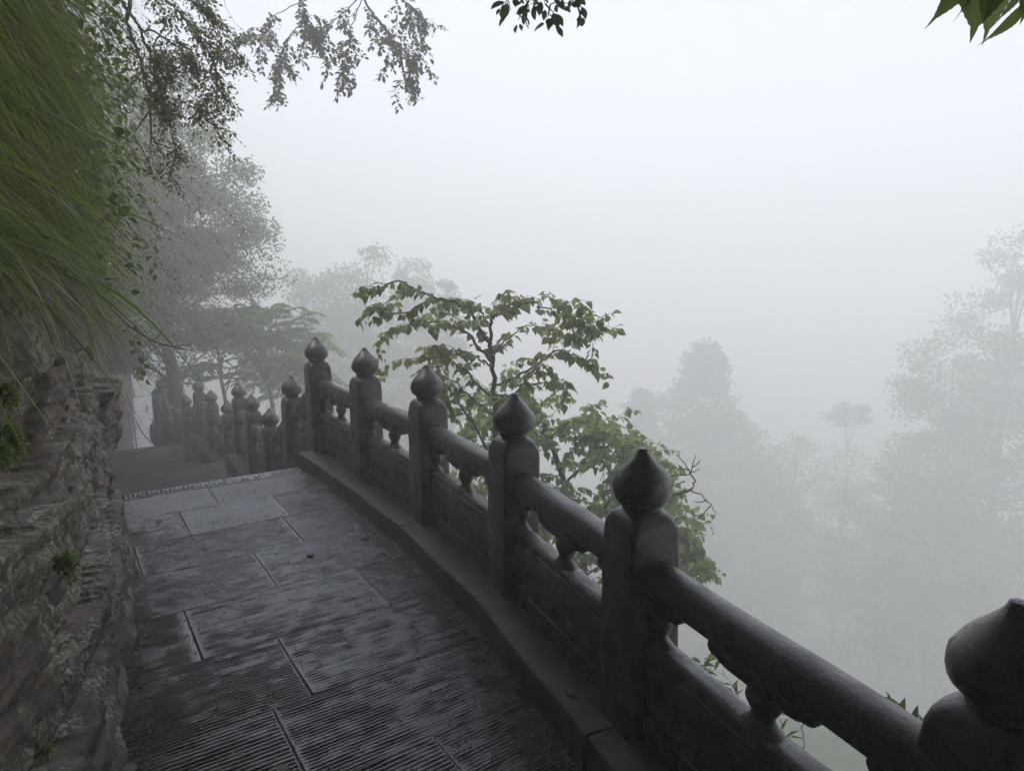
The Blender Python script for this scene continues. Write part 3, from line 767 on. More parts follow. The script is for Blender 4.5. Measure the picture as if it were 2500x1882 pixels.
def grass():
    r = np.random.default_rng(21)
    # dense hanging grass
    n, z, p = bank_points(15000, 1.0, 6.6, .0, 2.6, r)
    d = unit(EV * r.uniform(.35, 1.0, (len(p), 1)) + NV * r.normal(-.05, .6, (len(p), 1)) + ZV * r.uniform(-.3, .9, (len(p), 1)))
    tuft = fbm(n * 2.6, z * 2.6, 0, 131, 2)[:, None]; tuft2 = fbm(n * 2.6 + 40, z * 2.6, 0, 133, 2)[:, None]; tuft3 = fbm(n * 3.4 + 9, z * 3.4, 0, 135, 2)
    d = unit(d + NV * tuft * 1.1 + ZV * tuft2 * .8)
    L = r.uniform(.12, .46, len(p)) * (1 + .5 * tuft3); w = r.uniform(.0010, .0048, len(p)) * r.uniform(.6, 1, len(p))
    V, F, _ = blades(p, d, L, w, r.uniform(.7, 1.5, len(p)), 6, r)
    obj('grass', mesh('grass', V, F, M_GRASS), kind='stuff', label='dense wet green grass hanging from the cliff bank', category='grass')
    # broad bright blades near the lower left
    n, z, p = bank_points(1300, 1.5, 4.6, -.02, 1.1, r)
    d = unit(EV * r.uniform(.3, .9, (len(p), 1)) + NV * r.normal(.1, .55, (len(p), 1)) + ZV * r.uniform(.0, .9, (len(p), 1)))
    V, F, _ = blades(p, d, r.uniform(.20, .50, len(p)), r.uniform(.004, .0095, len(p)), r.uniform(.6, 1.2, len(p)), 8, r)
    obj('blade_grass', mesh('blade_grass', V, F, M_BLADE), kind='stuff', label='broad bright green grass blades drooping over the rock edge', category='grass')
    n, z, p = bank_points(3200, 1.4, 6.0, -.02, .40, r)
    d = unit(EV * r.uniform(.3, 1.0, (len(p), 1)) + NV * r.normal(0, .6, (len(p), 1)) + ZV * r.uniform(-.2, .7, (len(p), 1)))
    V, F, _ = blades(p, d, r.uniform(.10, .32, len(p)), r.uniform(.0012, .0040, len(p)), r.uniform(.7, 1.6, len(p)), 6, r)
    obj('fringe_grass', mesh('fringe_grass', V, F, M_GRASS), kind='stuff', label='ragged fringe of grass along the lower edge of the bank', category='grass')
    # flowering stems with beaded seed heads
    n, z, p = bank_points(800, 2.3, 6.2, .02, 2.3, r)
    d = unit(EV * r.uniform(.7, 1.2, (len(p), 1)) + NV * r.normal(-.05, .28, (len(p), 1)) + ZV * r.uniform(.2, .8, (len(p), 1)))
    L = r.uniform(.35, .75, len(p))
    V, F, P = blades(p, d, L, np.full(len(p), .0017), r.uniform(.9, 1.5, len(p)), 10, r)
    mb = MB(); mb.add(V, F)
    s = np.linspace(0, 1, 11); sp = []; tips = []; sd = []
    for i in range(len(p)):
        m = int(L[i] * 34); u = r.uniform(.40, 1.0, m)
        q = np.stack([np.interp(u, s, P[i][:, c]) for c in range(3)], 1); tg = np.stack([np.interp(u, s, np.gradient(P[i][:, c])) for c in range(3)], 1)
        sp.append(q); sd.append(unit(tg) + r.normal(0, .35, q.shape)); tips.append(q[:2])
    sp = np.concatenate(sp); sd = np.concatenate(sd)
    V, F = diamonds(sp, sd, r.normal(0, 1, sp.shape), r.uniform(.010, .018, len(sp)), r.uniform(.0018, .0034, len(sp)))
    mb.add(V, F)
    obj('seed_grass', mb.me('seed_grass', M_SEED), kind='stuff', label='pale beaded seed stems arching out of the grass', category='grass')
    # water drops on the stems
    t = np.concatenate(tips); t = t[r.random(len(t)) < .35]
    oct_v = np.array([[1, 0, 0], [-1, 0, 0], [0, 1, 0], [0, -1, 0], [0, 0, 1.1], [0, 0, -1.1]], float)
    th = np.arange(8) * np.pi / 4; ring = []
    for el in (-.6, 0, .6):
        for a in th: ring.append((math.cos(el * 1.2) * math.cos(a), math.cos(el * 1.2) * math.sin(a), math.sin(el * 1.2)))
    tv = np.array(ring + [(0, 0, 1), (0, 0, -1)]); tf = grid_faces(3, 8, True)
    rad = r.uniform(.0022, .0055, len(t))
    Vd = (tv[None] * rad[:, None, None] + t[:, None, :] - np.array([0, 0, .003])).reshape(-1, 3); Fd = (tf[None] + (np.arange(len(t)) * 26)[:, None, None]).reshape(-1, 4)
    tri = np.array([[16 + k, 16 + (k + 1) % 8, 24] for k in range(8)] + [[(k + 1) % 8, k, 25] for k in range(8)])
    Ft = (tri[None] + (np.arange(len(t)) * 26)[:, None, None]).reshape(-1, 3)
    obj('water_drops', mesh('water_drops', Vd, [Fd, Ft], M_WATER), kind='stuff', label='clear water drops clinging to the grass stems', category='water drops')
    # dry straw and roots below the grass edge
    n, z, p = bank_points(800, 1.4, 5.6, -.10, .15, r)
    d = unit(EV * r.uniform(.1, .5, (len(p), 1)) + NV * r.normal(0, .3, (len(p), 1)) - ZV * r.uniform(.1, .8, (len(p), 1)))
    V, F, _ = blades(p + EV * .02, d, r.uniform(.08, .34, len(p)), r.uniform(.0007, .0016, len(p)), r.uniform(.3, .9, len(p)), 5, r)
    obj('dry_roots', mesh('dry_roots', V, F, M_STRAW), kind='stuff', label='brown dry straw and roots dangling over the rock', category='roots')
    # broad herb leaves among the grass
    n, z, p = bank_points(5200, 2.5, 6.4, .0, 2.6, r)
    p = p + EV * r.uniform(.10, .40, (len(p), 1)) + ZV * r.uniform(-.10, .08, (len(p), 1))
    keep = vnoise(n * 2.2, z * 2.2, 0, 77) > .05; p = p[keep]
    d = unit(EV * r.uniform(.2, 1, (len(p), 1)) + r.normal(0, .5, p.shape) - ZV * r.uniform(.1, .9, (len(p), 1)))
    V, F = batch(T_OV, p, frames(d, unit(EV * .6 + ZV + r.normal(0, .3, p.shape))), r.uniform(.022, .055, len(p)))
    obj('herbs', mesh('herbs', V, F, M_HERB), kind='stuff', label='dark green leafy herbs growing through the bank grass', category='herbs')
    # overgrown cliff further along the path
    n, z, p = bank_points(15000, 6.4, 19, -.3, 4.0, r)
    p = p + EV * r.uniform(-.05, .25, (len(p), 1))
    V, F = diamonds(p, unit(EV * .6 + r.normal(0, .6, p.shape) - ZV * .5), unit(EV + ZV + r.normal(0, .4, p.shape)), r.uniform(.05, .12, len(p)), r.uniform(.015, .035, len(p)))
    obj('cliff_creepers', mesh('cliff_creepers', V, F, M_HERB), kind='stuff', label='leafy creepers covering the misty cliff beyond the steps', category='creepers')
grass()

def on_cliff(dx, dy):
    q = at(dx, dy, 1.0) - np.array([0, 0, EYE]); ns = np.linspace(.8, 5.6, 500)
    for d in np.linspace(1.0, 6.5, 600):
        p = q * d; n, e = to_ne(p[0], p[1])
        if e < float(e_cliff(n)) + .02: return n, p[2] + EYE
    return n, p[2] + EYE
def fern_tuft(dx, dy, size, count, label, out=.05):
    size *= .62
    n, z = on_cliff(dx, dy)
    r = np.random.default_rng(int(dx * 7 + dy)); c = ne(n, float(cliff_e(n, z)) + out, z)
    t = thing('fern', tuple(c), label, 'fern')
    mb = MB(); ps = []; ds = []
    for i in range(count):
        d = unit(EV * r.uniform(.3, 1) + NV * r.normal(0, .7) + ZV * r.normal(.0, .6)); L = size * r.uniform(.5, 1)
        q = curve([c - EV * .02, c + d * L * .5 + ZV * .02, c + d * L - ZV * L * .35], 4); mb.tube(q, np.linspace(.0016, .0006, len(q)), 4)
        for a in q[2:]:
            for s in range(3): ps.append(a + r.normal(0, .008, 3)); ds.append(d * .4 + r.normal(0, .7, 3) - ZV * .3)
    obj('stalks', mb.me('stalks', M_TWIG, True, c), t)
    ps = np.array(ps); ds = np.array(ds)
    V, F = batch(T_RD, ps, frames(ds, unit(EV + ZV * .6 + r.normal(0, .3, ps.shape))), r.uniform(.012, .022, len(ps)) * (size / .07) ** .5)
    obj('fronds', mesh('fronds', V - c, F, M_FERN), t)
fern_tuft(80, 945, .07, 30, 'larger round leafed fern tuft on the mossy rock face')
fern_tuft(35, 930, .055, 16, 'small fern tuft on the dark rock, left of the larger fern')
fern_tuft(50, 985, .05, 18, 'lower small fern tuft under the larger fern on the rock')
fern_tuft(38, 862, .06, 9, 'green herb sprig high on the rock just under the grass')
fern_tuft(128, 1222, .075, 14, 'green leafy weed sprouting from the lower rock crack', .03)
fern_tuft(284, 1298, .03, 9, 'tiny green weed growing at the foot of the cliff on the paving', .02)
fern_tuft(155, 1610, .03, 8, 'tiny yellow green moss plant near the bottom of the rock', .02)

def bare_twig():
    a = ne(4.35, float(e_cliff(4.35)) + .06, 1.26); pts = curve([at(232, 655, 4.0), at(275, 700, 3.95), at(335, 738, 3.85), at(385, 752, 3.8), at(418, 758, 3.75)], 6, .002)
    t = thing('bare_twig', tuple(pts[0]), 'bare brown twig sticking out from under the grass over the path', 'twig')
    mb = MB(); mb.tube(pts, np.linspace(.0055, .0028, len(pts)), 6); obj('stem', mb.me('stem', M_TWIG, True, pts[0]), t)
    for q in ([at(376, 749, 3.81), at(395, 745, 3.8), at(416, 746, 3.78)], [at(330, 737, 3.86), at(345, 722, 3.85), at(352, 708, 3.84)], [at(290, 710, 3.93), at(297, 700, 3.9)]):
        mb = MB(); mb.tube(curve(q, 4), np.linspace(.0028, .0014, len(curve(q, 4))), 5); obj('side_shoot', mb.me('side_shoot', M_TWIG, True, pts[0]), t)
bare_twig()

def hanging_vine(pts, label, leaf, every, dist_seed, single=40, stem=.0022, tpl=T_OV, mats=(M_LEAF1O, M_LEAF1)):
    r = np.random.default_rng(dist_seed); pts = curve(pts, 6, .004); c = pts[0]
    t = thing('hanging_vine', tuple(c), label, 'vine')
    mb = MB(); mb.tube(pts, np.linspace(stem, stem * .5, len(pts)), 5); obj('stem', mb.me('stem', M_TWIG, True, c), t)
    p, d = leaves_on(pts, every, .5, .8, r)
    place_leaves(t, c, tpl, p, d, unit(np.array([0, -.6, .6]) + r.normal(0, .4, p.shape)), r.uniform(.7, 1.1, len(p)) * leaf, mats[0], mats[1], single)
hanging_vine([at(255, 690, 4.0), at(280, 715, 3.95), at(296, 760, 3.9), at(306, 790, 3.9), at(312, 812, 3.9)], 'short hanging vine with small green leaves below the bare twig', .055, .035, 3)
hanging_vine([at(300, 420, 4.3), at(330, 470, 4.3), at(338, 520, 4.3), at(330, 590, 4.3)], 'leafy shoot hanging out of the middle of the grass bank', .055, .045, 5)
hanging_vine([at(300, 310, 4.6), at(345, 395, 4.6), at(400, 400, 4.55), at(430, 440, 4.5), at(435, 470, 4.5)], 'thin dark bramble shoot arching over the path in front of the misty tree', .03, .12, 6, tpl=T_LA)

# ------------------------------------------------------------------ shrubs and branches overhead
def overhead_shrub():
    r = np.random.default_rng(31); base = ne(5.6, -.6, 4.2)
    t = thing('overhanging_shrub', tuple(base), 'dark fine leafed shrub hanging from the cliff top at upper left', 'shrub')
    D = 4.6
    br = [curve([base, at(235, -60, D), at(275, 60, D), at(310, 150, D), at(325, 235, D), at(322, 322, D - .05)], 6, .006),
          curve([at(245, -20, D), at(300, 60, D + .1), at(340, 160, D + .1), at(365, 260, D), at(385, 345, D)], 6, .006),
          curve([base, at(300, -40, D + .2), at(380, 20, D + .2), at(440, 90, D + .1), at(468, 160, D), at(470, 250, D)], 6, .006),
          curve([at(300, -40, D + .2), at(370, -10, D + .3), at(430, 10, D + .3), at(470, 60, D + .3), at(484, 120, D + .2)], 6, .006),
          curve([at(300, 60, D), at(350, 80, D + .2), at(410, 130, D + .2), at(440, 200, D + .1)], 6, .006),
          curve([at(318, 200, D), at(375, 215, D), at(420, 225, D), at(445, 240, D)], 6, .004),
          curve([at(322, 240, D - .1), at(290, 290, D - .1), at(262, 340, D - .1)], 6, .004)]
    rads = [.017, .010, .012, .010, .008, .004, .006]
    P, Dd = [], []
    for b, w in zip(br, rads):
        mb = MB(); mb.tube(b, np.linspace(w, w * .28, len(b)), 6)
        tw = twigs(b, 9 if w > .005 else 3, .20, r, -.25, .4)
        for q in tw: mb.tube(q, np.linspace(.003, .001, len(q)), 4)
        if w not in (.006,):
            for q in tw + ([b[len(b) // 2:]] if w < .013 else []):
                for _ in range(2):
                    p, d = leaves_on(q, .011, .3, .9, r); P.append(p + r.normal(0, .018, p.shape)); Dd.append(d)
                # finer side sprays
                for q2 in twigs(q, 5, .11, r, -.35, .3):
                    mb.tube(q2, np.linspace(.0016, .0007, len(q2)), 3)
                    p, d = leaves_on(q2, .009, .35, .9, r); P.append(p); Dd.append(d)
        obj('branch', mb.me('branch', M_TWIG, True, base), t)
    P = np.concatenate(P); Dd = np.concatenate(Dd)
    V, F = diamonds(P, Dd, unit(ZV + r.normal(0, .6, P.shape)), r.uniform(.020, .040, len(P)), r.uniform(.005, .011, len(P)))
    obj('foliage', mesh('foliage', V - base, F, M_SHRUB), t, kind='stuff')
overhead_shrub()

def leafy_tree(name, base, branches, rads, label, category, tpl, leaf, every, mats, seed, drop=.6, ntw=6, twl=.4, n_single=300, down=-.1, sub=0, leafless=(), jitter=.01, skip=.25, bark=None, flat=.35):
    r = np.random.default_rng(seed); base = np.asarray(base)
    t = thing(name, tuple(base), label, category)
    P, Dd = [], []
    for i, (b, w) in enumerate(zip(branches, rads)):
        b = curve(b, 6, jitter); mb = MB(); mb.tube(b, np.linspace(w, w * .35, len(b)), 8 if w > .02 else 6)
        tw = [] if i in leafless else twigs(b, ntw, twl, r, down, flat)
        for q in tw:
            mb.tube(q, np.linspace(max(.0025, w * .25), .0014, len(q)), 5)
            for q2 in twigs(q, sub, twl * .5, r, down, flat):
                mb.tube(q2, np.linspace(.002, .001, len(q2)), 4); p, d = leaves_on(q2, every, drop, .8, r); P.append(p); Dd.append(d)
            p, d = leaves_on(q, every, drop, .8, r); P.append(p); Dd.append(d)
        if i not in leafless:
            p, d = leaves_on(b[int(len(b) * skip):], every, drop, .8, r); P.append(p); Dd.append(d)
        obj('trunk' if i == 0 else 'branch', mb.me('branch', bark or M_BARK, True, base), t)
    P = np.concatenate(P); Dd = np.concatenate(Dd)
    place_leaves(t, base, tpl, P, Dd, unit(ZV + r.normal(0, .55, P.shape)), r.uniform(.45, 1.15, len(P)) * leaf, mats[0], mats[1], n_single)
    return t

# branch of a tree on the cliff top reaching over the path
D = 8.4
_b0 = np.array(ne(8.2, -1.6, 5.2))
leafy_tree('cliff_top_tree', _b0, [
    [_b0, ne(8.0, -.6, 6.2), ne(7.2, .6, 6.4), ne(6.2, 1.4, 6.0), at(800, -120, D)],
    [at(760, -140, D), at(650, -60, D), at(655, 20, D), at(672, 70, D)],
    [at(800, -120, D), at(790, 0, D), at(830, 60, D), at(865, 130, D), at(880, 190, D)],
    [at(790, -20, D + .2), at(740, 30, D + .2), at(700, 60, D + .2), at(690, 75, D + .2)],
    [at(800, -60, D + .3), at(870, 0, D + .3), at(900, 30, D + .3), at(902, 50, D + .3)],
    [at(815, 40, D), at(850, 90, D - .1), at(890, 110, D - .1), at(905, 125, D - .1)],
    [at(662, 0, D), at(600, 30, D), at(570, 70, D), at(540, 85, D)],
    [at(665, 30, D), at(620, 90, D), at(608, 130, D), at(602, 185, D)],
    [at(800, -60, D - .2), at(760, 60, D - .2), at(750, 120, D - .2), at(735, 165, D - .2)],
    [at(470, -40, D), at(500, 40, D), at(560, 90, D)]],
    [.10, .010, .016, .008, .009, .007, .006, .007, .007, .0035],
    'branches of a cliff top tree with small rounded leaves hanging from the top edge', 'tree', T_RD, .062, .022, (M_LEAF3O, M_LEAF3), 41, .25, 13, .27, 300, -.35, 2, leafless=(0, 9), skip=.35)
D = 3.0
leafy_tree('hanging_sprig', at(1150, -120, D), [
    [at(1150, -120, D), at(1160, -30, D), at(1185, 20, D), at(1192, 50, D)],
    [at(1160, -30, D), at(1110, -5, D), at(1085, 15, D)],
    [at(1165, -25, D), at(1220, -20, D), at(1245, -5, D)],
    [at(1160, -20, D), at(1140, 10, D), at(1150, 25, D)]],
    [.006, .003, .003, .003], 'dark leafy sprig hanging at the top centre against the white sky', 'branch', T_RD, .055, .030, (M_LEAF3O, M_LEAF3), 43, .7, 2, .09, 60, -.5, 0)

def close_leaves():
    c = at(2160, -120, 1.15); t = thing('hanging_leaf_spray', tuple(c), 'large serrated green leaves hanging close in the top right corner', 'leaves')
    mb = MB(); mb.tube(curve([c, at(2150, -60, 1.12), at(2140, -25, 1.1)], 5), .0022, 6); mb.tube(curve([c, at(2200, -70, 1.1), at(2225, -30, 1.1)], 5), .0022, 6)
    obj('stem', mb.me('stem', M_TWIG, True, c), t)
    me = mesh('leaf', T_BIG[0], T_BIG[1], M_LEAF2O)
    for (a, b, size, yaw) in (((2085, -70), (2030, 62), .115, .5), ((2130, -75), (2112, 78), .10, -.2), ((2140, -60), (2160, 84), .125, .1), ((2105, -50), (2088, 46), .085, .9), ((2215, -65), (2178, 60), .12, .6), ((2208, 10), (2130, 112), .075, 1.4), ((2240, -30), (2206, 40), .09, -.4)):
        p = at(*a, 1.10); q = at(*b, 1.10 + .02 * yaw); d = q - p; L = np.linalg.norm(d)
        o = obj('leaf', me, t)
        Rm = frames(np.array([d]), np.array([[math.sin(yaw), -math.cos(yaw) * .8, .5]]))[0]
        M = Matrix([list(Rm[k]) + [0] for k in range(3)] + [[0, 0, 0, 1]])
        w = .6 if yaw > 1 else (1.15 if abs(yaw) < .3 else .9)
        o.matrix_basis = Matrix.Translation(Vector(p - c)) @ M @ Matrix.Diagonal((L * w, L, L, 1))
close_leaves()

# ------------------------------------------------------------------ trees beyond the balustrade
D = 5.6
leafy_tree('drooping_leaf_tree', at(1085, 1500, D), [
    [at(1085, 1500, D), at(1078, 1150, D), at(1070, 900, D), at(1062, 760, D), at(1060, 690, D)],
    [at(1062, 745, D), at(1005, 665, D - .1), at(930, 640, D - .2), at(870, 615, D - .3), at(805, 622, D - .4)],
    [at(930, 642, D), at(870, 680, D - .2), at(825, 665, D - .2), at(792, 668, D - .2)],
    [at(1065, 785, D), at(1010, 722, D + .1), at(950, 695, D + .2), at(880, 705, D + .1), at(815, 738, D)],
    [at(1060, 692, D), at(1100, 660, D), at(1150, 655, D - .1), at(1205, 675, D - .2), at(1240, 692, D - .2)],
    [at(1225, 686, D - .2), at(1258, 700, D - .2), at(1285, 720, D - .2)],
    [at(1225, 684, D - .2), at(1255, 690, D - .2), at(1272, 682, D - .2)],
    [at(1068, 832, D), at(1130, 802, D), at(1190, 765, D - .1), at(1235, 768, D - .2), at(1272, 782, D - .3)],
    [at(1060, 705, D), at(1022, 662, D + .2), at(985, 645, D + .2)],
    [at(1070, 870, D), at(1000, 800, D + .2), at(945, 765, D + .2), at(890, 775, D + .2)],
    [at(1072, 880, D), at(1140, 835, D + .1), at(1200, 825, D + .2)],
    [at(1060, 690, D), at(1075, 660, D + .1), at(1110, 640, D + .2)],
    [at(1074, 1000, D), at(1000, 880, D + .2), at(960, 830, D + .3), at(935, 800, D + .3)],
    [at(1062, 770, D), at(1095, 730, D + .3), at(1140, 705, D + .4), at(1180, 700, D + .4)],
    [at(1062, 750, D), at(1030, 705, D + .3), at(990, 690, D + .4), at(950, 665, D + .4)],
    [at(1066, 800, D), at(1020, 765, D - .2), at(980, 755, D - .3), at(930, 745, D - .3)],
    [at(1068, 850, D), at(1110, 850, D - .3), at(1150, 800, D - .3), at(1185, 790, D - .3)],
    [at(1150, 657, D), at(1180, 640, D + .2), at(1210, 655, D + .3), at(1230, 665, D + .3)],
    [at(1070, 900, D), at(1010, 850, D - .3), at(970, 820, D - .3), at(930, 850, D - .3)]],
    [.034, .014, .009, .014, .011, .005, .004, .012, .009, .013, .011, .007, .012, .009, .009, .009, .009, .006, .009],
    'tree with drooping heart shaped leaves in tiers, standing behind the third and fourth balustrade posts', 'tree', T_OV, .088, .031, (M_LEAF1O, M_LEAF1), 51, .85, 5, .22, 300, -.02, 1, leafless=(0,), skip=.15, flat=.08)
D = 6.8
leafy_tree('spreading_tree', at(1290, 1700, D), [
    [at(1290, 1700, D), at(1275, 1400, D), at(1255, 1180, D), at(1215, 1030, D), at(1180, 930, D), at(1150, 860, D)],
    [at(1262, 1250, D), at(1200, 1130, D + .2), at(1120, 1040, D + .3), at(1040, 990, D + .4), at(980, 900, D + .4)],
    [at(1258, 1200, D), at(1310, 1090, D), at(1370, 1040, D), at(1395, 1010, D), at(1415, 995, D)],
    [at(1225, 1050, D), at(1280, 980, D - .2), at(1330, 960, D - .2), at(1365, 975, D - .2), at(1405, 1010, D - .3)],
    [at(1190, 950, D), at(1240, 905, D), at(1290, 920, D), at(1340, 955, D)],
    [at(1260, 1220, D), at(1340, 1160, D - .3), at(1420, 1130, D - .4), at(1455, 1125, D - .5), at(1478, 1150, D - .5)],
    [at(1262, 1250, D), at(1340, 1200, D - .3), at(1440, 1180, D - .4), at(1465, 1185, D - .5), at(1485, 1205, D - .5)],
    [at(1240, 1120, D), at(1170, 1060, D - .3), at(1100, 960, D - .3), at(1060, 900, D - .2)],
    [at(1240, 1120, D), at(1160, 1130, D - .3), at(1100, 1110, D - .3), at(1040, 1060, D - .3)],
    [at(1200, 980, D), at(1120, 900, D + .3), at(1080, 870, D + .3)],
    [at(1250, 1150, D), at(1330, 1080, D + .4), at(1380, 1080, D + .4), at(1415, 1090, D + .4)]],
    [.05, .02, .02, .016, .012, .012, .012, .016, .014, .012, .014],
    'pale green leafy tree spreading low behind the two nearest onion posts', 'tree', T_OV, .092, .030, (M_LEAF2O, M_LEAF2), 53, .8, 20, .42, 300, -.12, 3, skip=.1, flat=.3)

def dead_twig():
    D = 4.4; c = at(1400, 1090, D); t = thing('dead_branch', tuple(c), 'bare dead twigs fanning out right of the nearest full post', 'branch')
    r = np.random.default_rng(9); mb = MB()
    main = curve([c, at(1450, 1070, D), at(1490, 1058, D), at(1500, 1040, D), at(1490, 1020, D)], 5, .004); mb.tube(main, np.linspace(.009, .005, len(main)), 5)
    for q in ([at(1490, 1058, D), at(1520, 1075, D), at(1548, 1108, D)], [at(1535, 1092, D), at(1518, 1110, D), at(1500, 1125, D)], [at(1490, 1020, D), at(1478, 1000, D), at(1465, 985, D)], [at(1492, 1022, D), at(1497, 1002, D), at(1503, 984, D)],
              [at(1450, 1028, D), at(1485, 1025, D), at(1512, 1012, D)], [at(1470, 1065, D), at(1472, 1085, D), at(1462, 1100, D)], [at(1528, 1080, D), at(1512, 1085, D), at(1500, 1083, D)], [at(1480, 1040, D), at(1465, 1045, D), at(1455, 1060, D)], [at(1488, 1015, D), at(1475, 1012, D), at(1466, 1005, D)], [at(1495, 1010, D), at(1508, 1000, D), at(1512, 992, D)]):
        q = curve(q, 4, .003); mb.tube(q, np.linspace(.0048, .0024, len(q)), 4)
    obj('twigs', mb.me('twigs', M_TWIG, True, c), t)
dead_twig()

def gap_plant(dx, dy, D, h, label, n=6, mat=(M_LEAF2O, M_LEAF2), leaf=.05):
    """little plants seen through the balustrade"""
    c = at(dx, dy, D); r = np.random.default_rng(int(dx)); 
    br = [[c + np.array([0, 0, -.5]), c + np.array([.01, 0, -.2]), c]]
    for i in range(n):
        a = r.uniform(0, 6.28); br.append([c + np.array([0, 0, -.05]), c + np.array([math.cos(a) * h * .4, math.sin(a) * h * .4, h * .45]), c + np.array([math.cos(a) * h * .8, math.sin(a) * h * .8, h * r.uniform(.4, .9)])])
    leafy_tree('wild_plant', br[0][0], br, [.004] + [.002] * n, label, 'plant', T_LA, leaf, .018, mat, int(dx) + 1, .1, 0, .1, 120, .1, 0, leafless=(0,), jitter=.002)
gap_plant(1505, 1450, 2.3, .10, 'small green plant seen through the gap right of the nearest full post', leaf=.055)
gap_plant(1600, 1520, 2.0, .06, 'tiny upright green shoot in the next gap of the near balustrade', 3, leaf=.04)
gap_plant(1955, 1600, 1.6, .07, 'dark broad leaved plant behind the handrail beside the cut off post at right', 7, (M_LEAF1O, M_LEAF1), .075)
gap_plant(1290, 1260, 3.2, .10, 'green sprig behind the panel left of the nearest full post', 5)
gap_plant(1690, 1600, 1.75, .05, 'little leafy sprig by the central baluster of the nearest bay', 4, leaf=.04)
hanging_vine([at(1735, 1480, 1.62), at(1733, 1560, 1.62), at(1737, 1610, 1.62), at(1732, 1650, 1.62)], 'thin dark tendril hanging in the lower gap of the nearest bay', .02, .2, 12, stem=.0016, tpl=T_LA)

# misty trees: trunk, limbs and a crown of many small leaves
def mist_tree(name, base, H, crown, nclump, nleaf, leaf, label, seed, shape='round', mat=M_FAR, trunk_r=.12, lean=(0, 0), fill=.55, cat='tree', sp=.22):
    r = np.random.default_rng(seed); base = np.asarray(base, float)
    t = thing(name, tuple(base), label, cat)
    rx, rz, cz = crown                      # crown half width, half height, centre above base
    top = base + np.array([lean[0], lean[1], H * .90])
    tr = curve([base, base * .6 + top * .4 + r.normal(0, .1, 3) * [1, 1, 0], base * .25 + top * .75 + r.normal(0, .1, 3) * [1, 1, 0], top], 6, .02)
    mb = MB(); mb.tube(tr, np.linspace(trunk_r, trunk_r * .15, len(tr)), 8); obj('trunk', mb.me('trunk', M_BARK, True, base), t)
    C = []
    while len(C) < nclump:
        q = r.uniform(-1, 1, 3)
        if shape == 'cone':
            zz = (q[2] + 1) / 2; rad = (1 - zz) ** .62 + .02; a = r.uniform(0, 6.28); s = r.uniform(.35, 1.0) * rad * (1 + .25 * math.sin(zz * 34))
            C.append([math.cos(a) * s * rx, math.sin(a) * s * rx, cz - rz + zz * 2 * rz])
        elif shape == 'umbrella':
            if q[0] ** 2 + q[1] ** 2 > 1: continue
            C.append([q[0] * rx, q[1] * rx, cz + rz * (q[2] * .35 + .7 - .8 * (q[0] ** 2 + q[1] ** 2))])
        else:
            d2 = np.sum(q ** 2)
            if d2 > 1 or d2 < fill ** 2: continue
            C.append([q[0] * rx, q[1] * rx, cz + q[2] * rz])
    C = np.array(C) + base + np.array([lean[0], lean[1], 0]) * .6
    lm = MB()
    for c in C[:: max(1, nclump // 46)]:
        zt = np.clip((c[2] - base[2]) / H - .07, .08, .95); k = int(zt * (len(tr) - 1)); a = tr[k]
        q = curve([a, a * .5 + c * .5 + np.array([0, 0, .06 * H * r.uniform(-.3, 1)]), c], 4, .02); lm.tube(q, np.linspace(trunk_r * .28, .006, len(q)), 5)
    obj('limbs', lm.me('limbs', M_BARK, True, base), t, kind='stuff')
    per = nleaf // nclump; cs = rx * sp
    dirs = unit(r.normal(0, 1, (nclump, per, 3))); off = dirs * (r.random((nclump, per, 1)) ** .45) * 1.9 * np.array([cs, cs, cs * .6]) * r.uniform(.6, 1.3, (nclump, 1, 1))
    P = (C[:, None, :] + off).reshape(-1, 3)
    V, F = diamonds(P, unit(r.normal(0, 1, P.shape) - ZV * .5), unit(ZV + r.normal(0, .6, P.shape)), r.uniform(.6, 1.2, len(P)) * leaf, r.uniform(.2, .34, len(P)) * leaf)
    obj('crown', mesh('crown', V - base, F, mat), t, kind='stuff')
    return t
def stand(dx, dist, ztop, zbase=None):
    p = at(dx, 600, dist); n, e = to_ne(p[0], p[1]); zb = float(ground_z(np.array(n), np.array(e))) - .3
    return np.array([p[0], p[1], zb]), ztop - zb
def ztop(dy, dist): return at(1106, dy, dist)[2]

# big tree left of centre over the lower path
mist_tree('misty_tree', (-7.6, 15.4, -3.2), 8.6, (2.15, 3.5, 5.6), 180, 76000, .090, 'big misty broadleaf tree beyond the far balustrade, left of the open sky', 61, mat=M_MIST, trunk_r=.17, lean=(-.5, .2), fill=.25, sp=.17)
mist_tree('misty_tree', (-11.2, 17.4, -2.4), 7.6, (2.2, 2.6, 5.0), 80, 28000, .085, 'darker misty tree leaning over the lower path behind the hanging grass', 62, mat=M_MIST, trunk_r=.15, lean=(.3, 0), fill=.3, sp=.18)
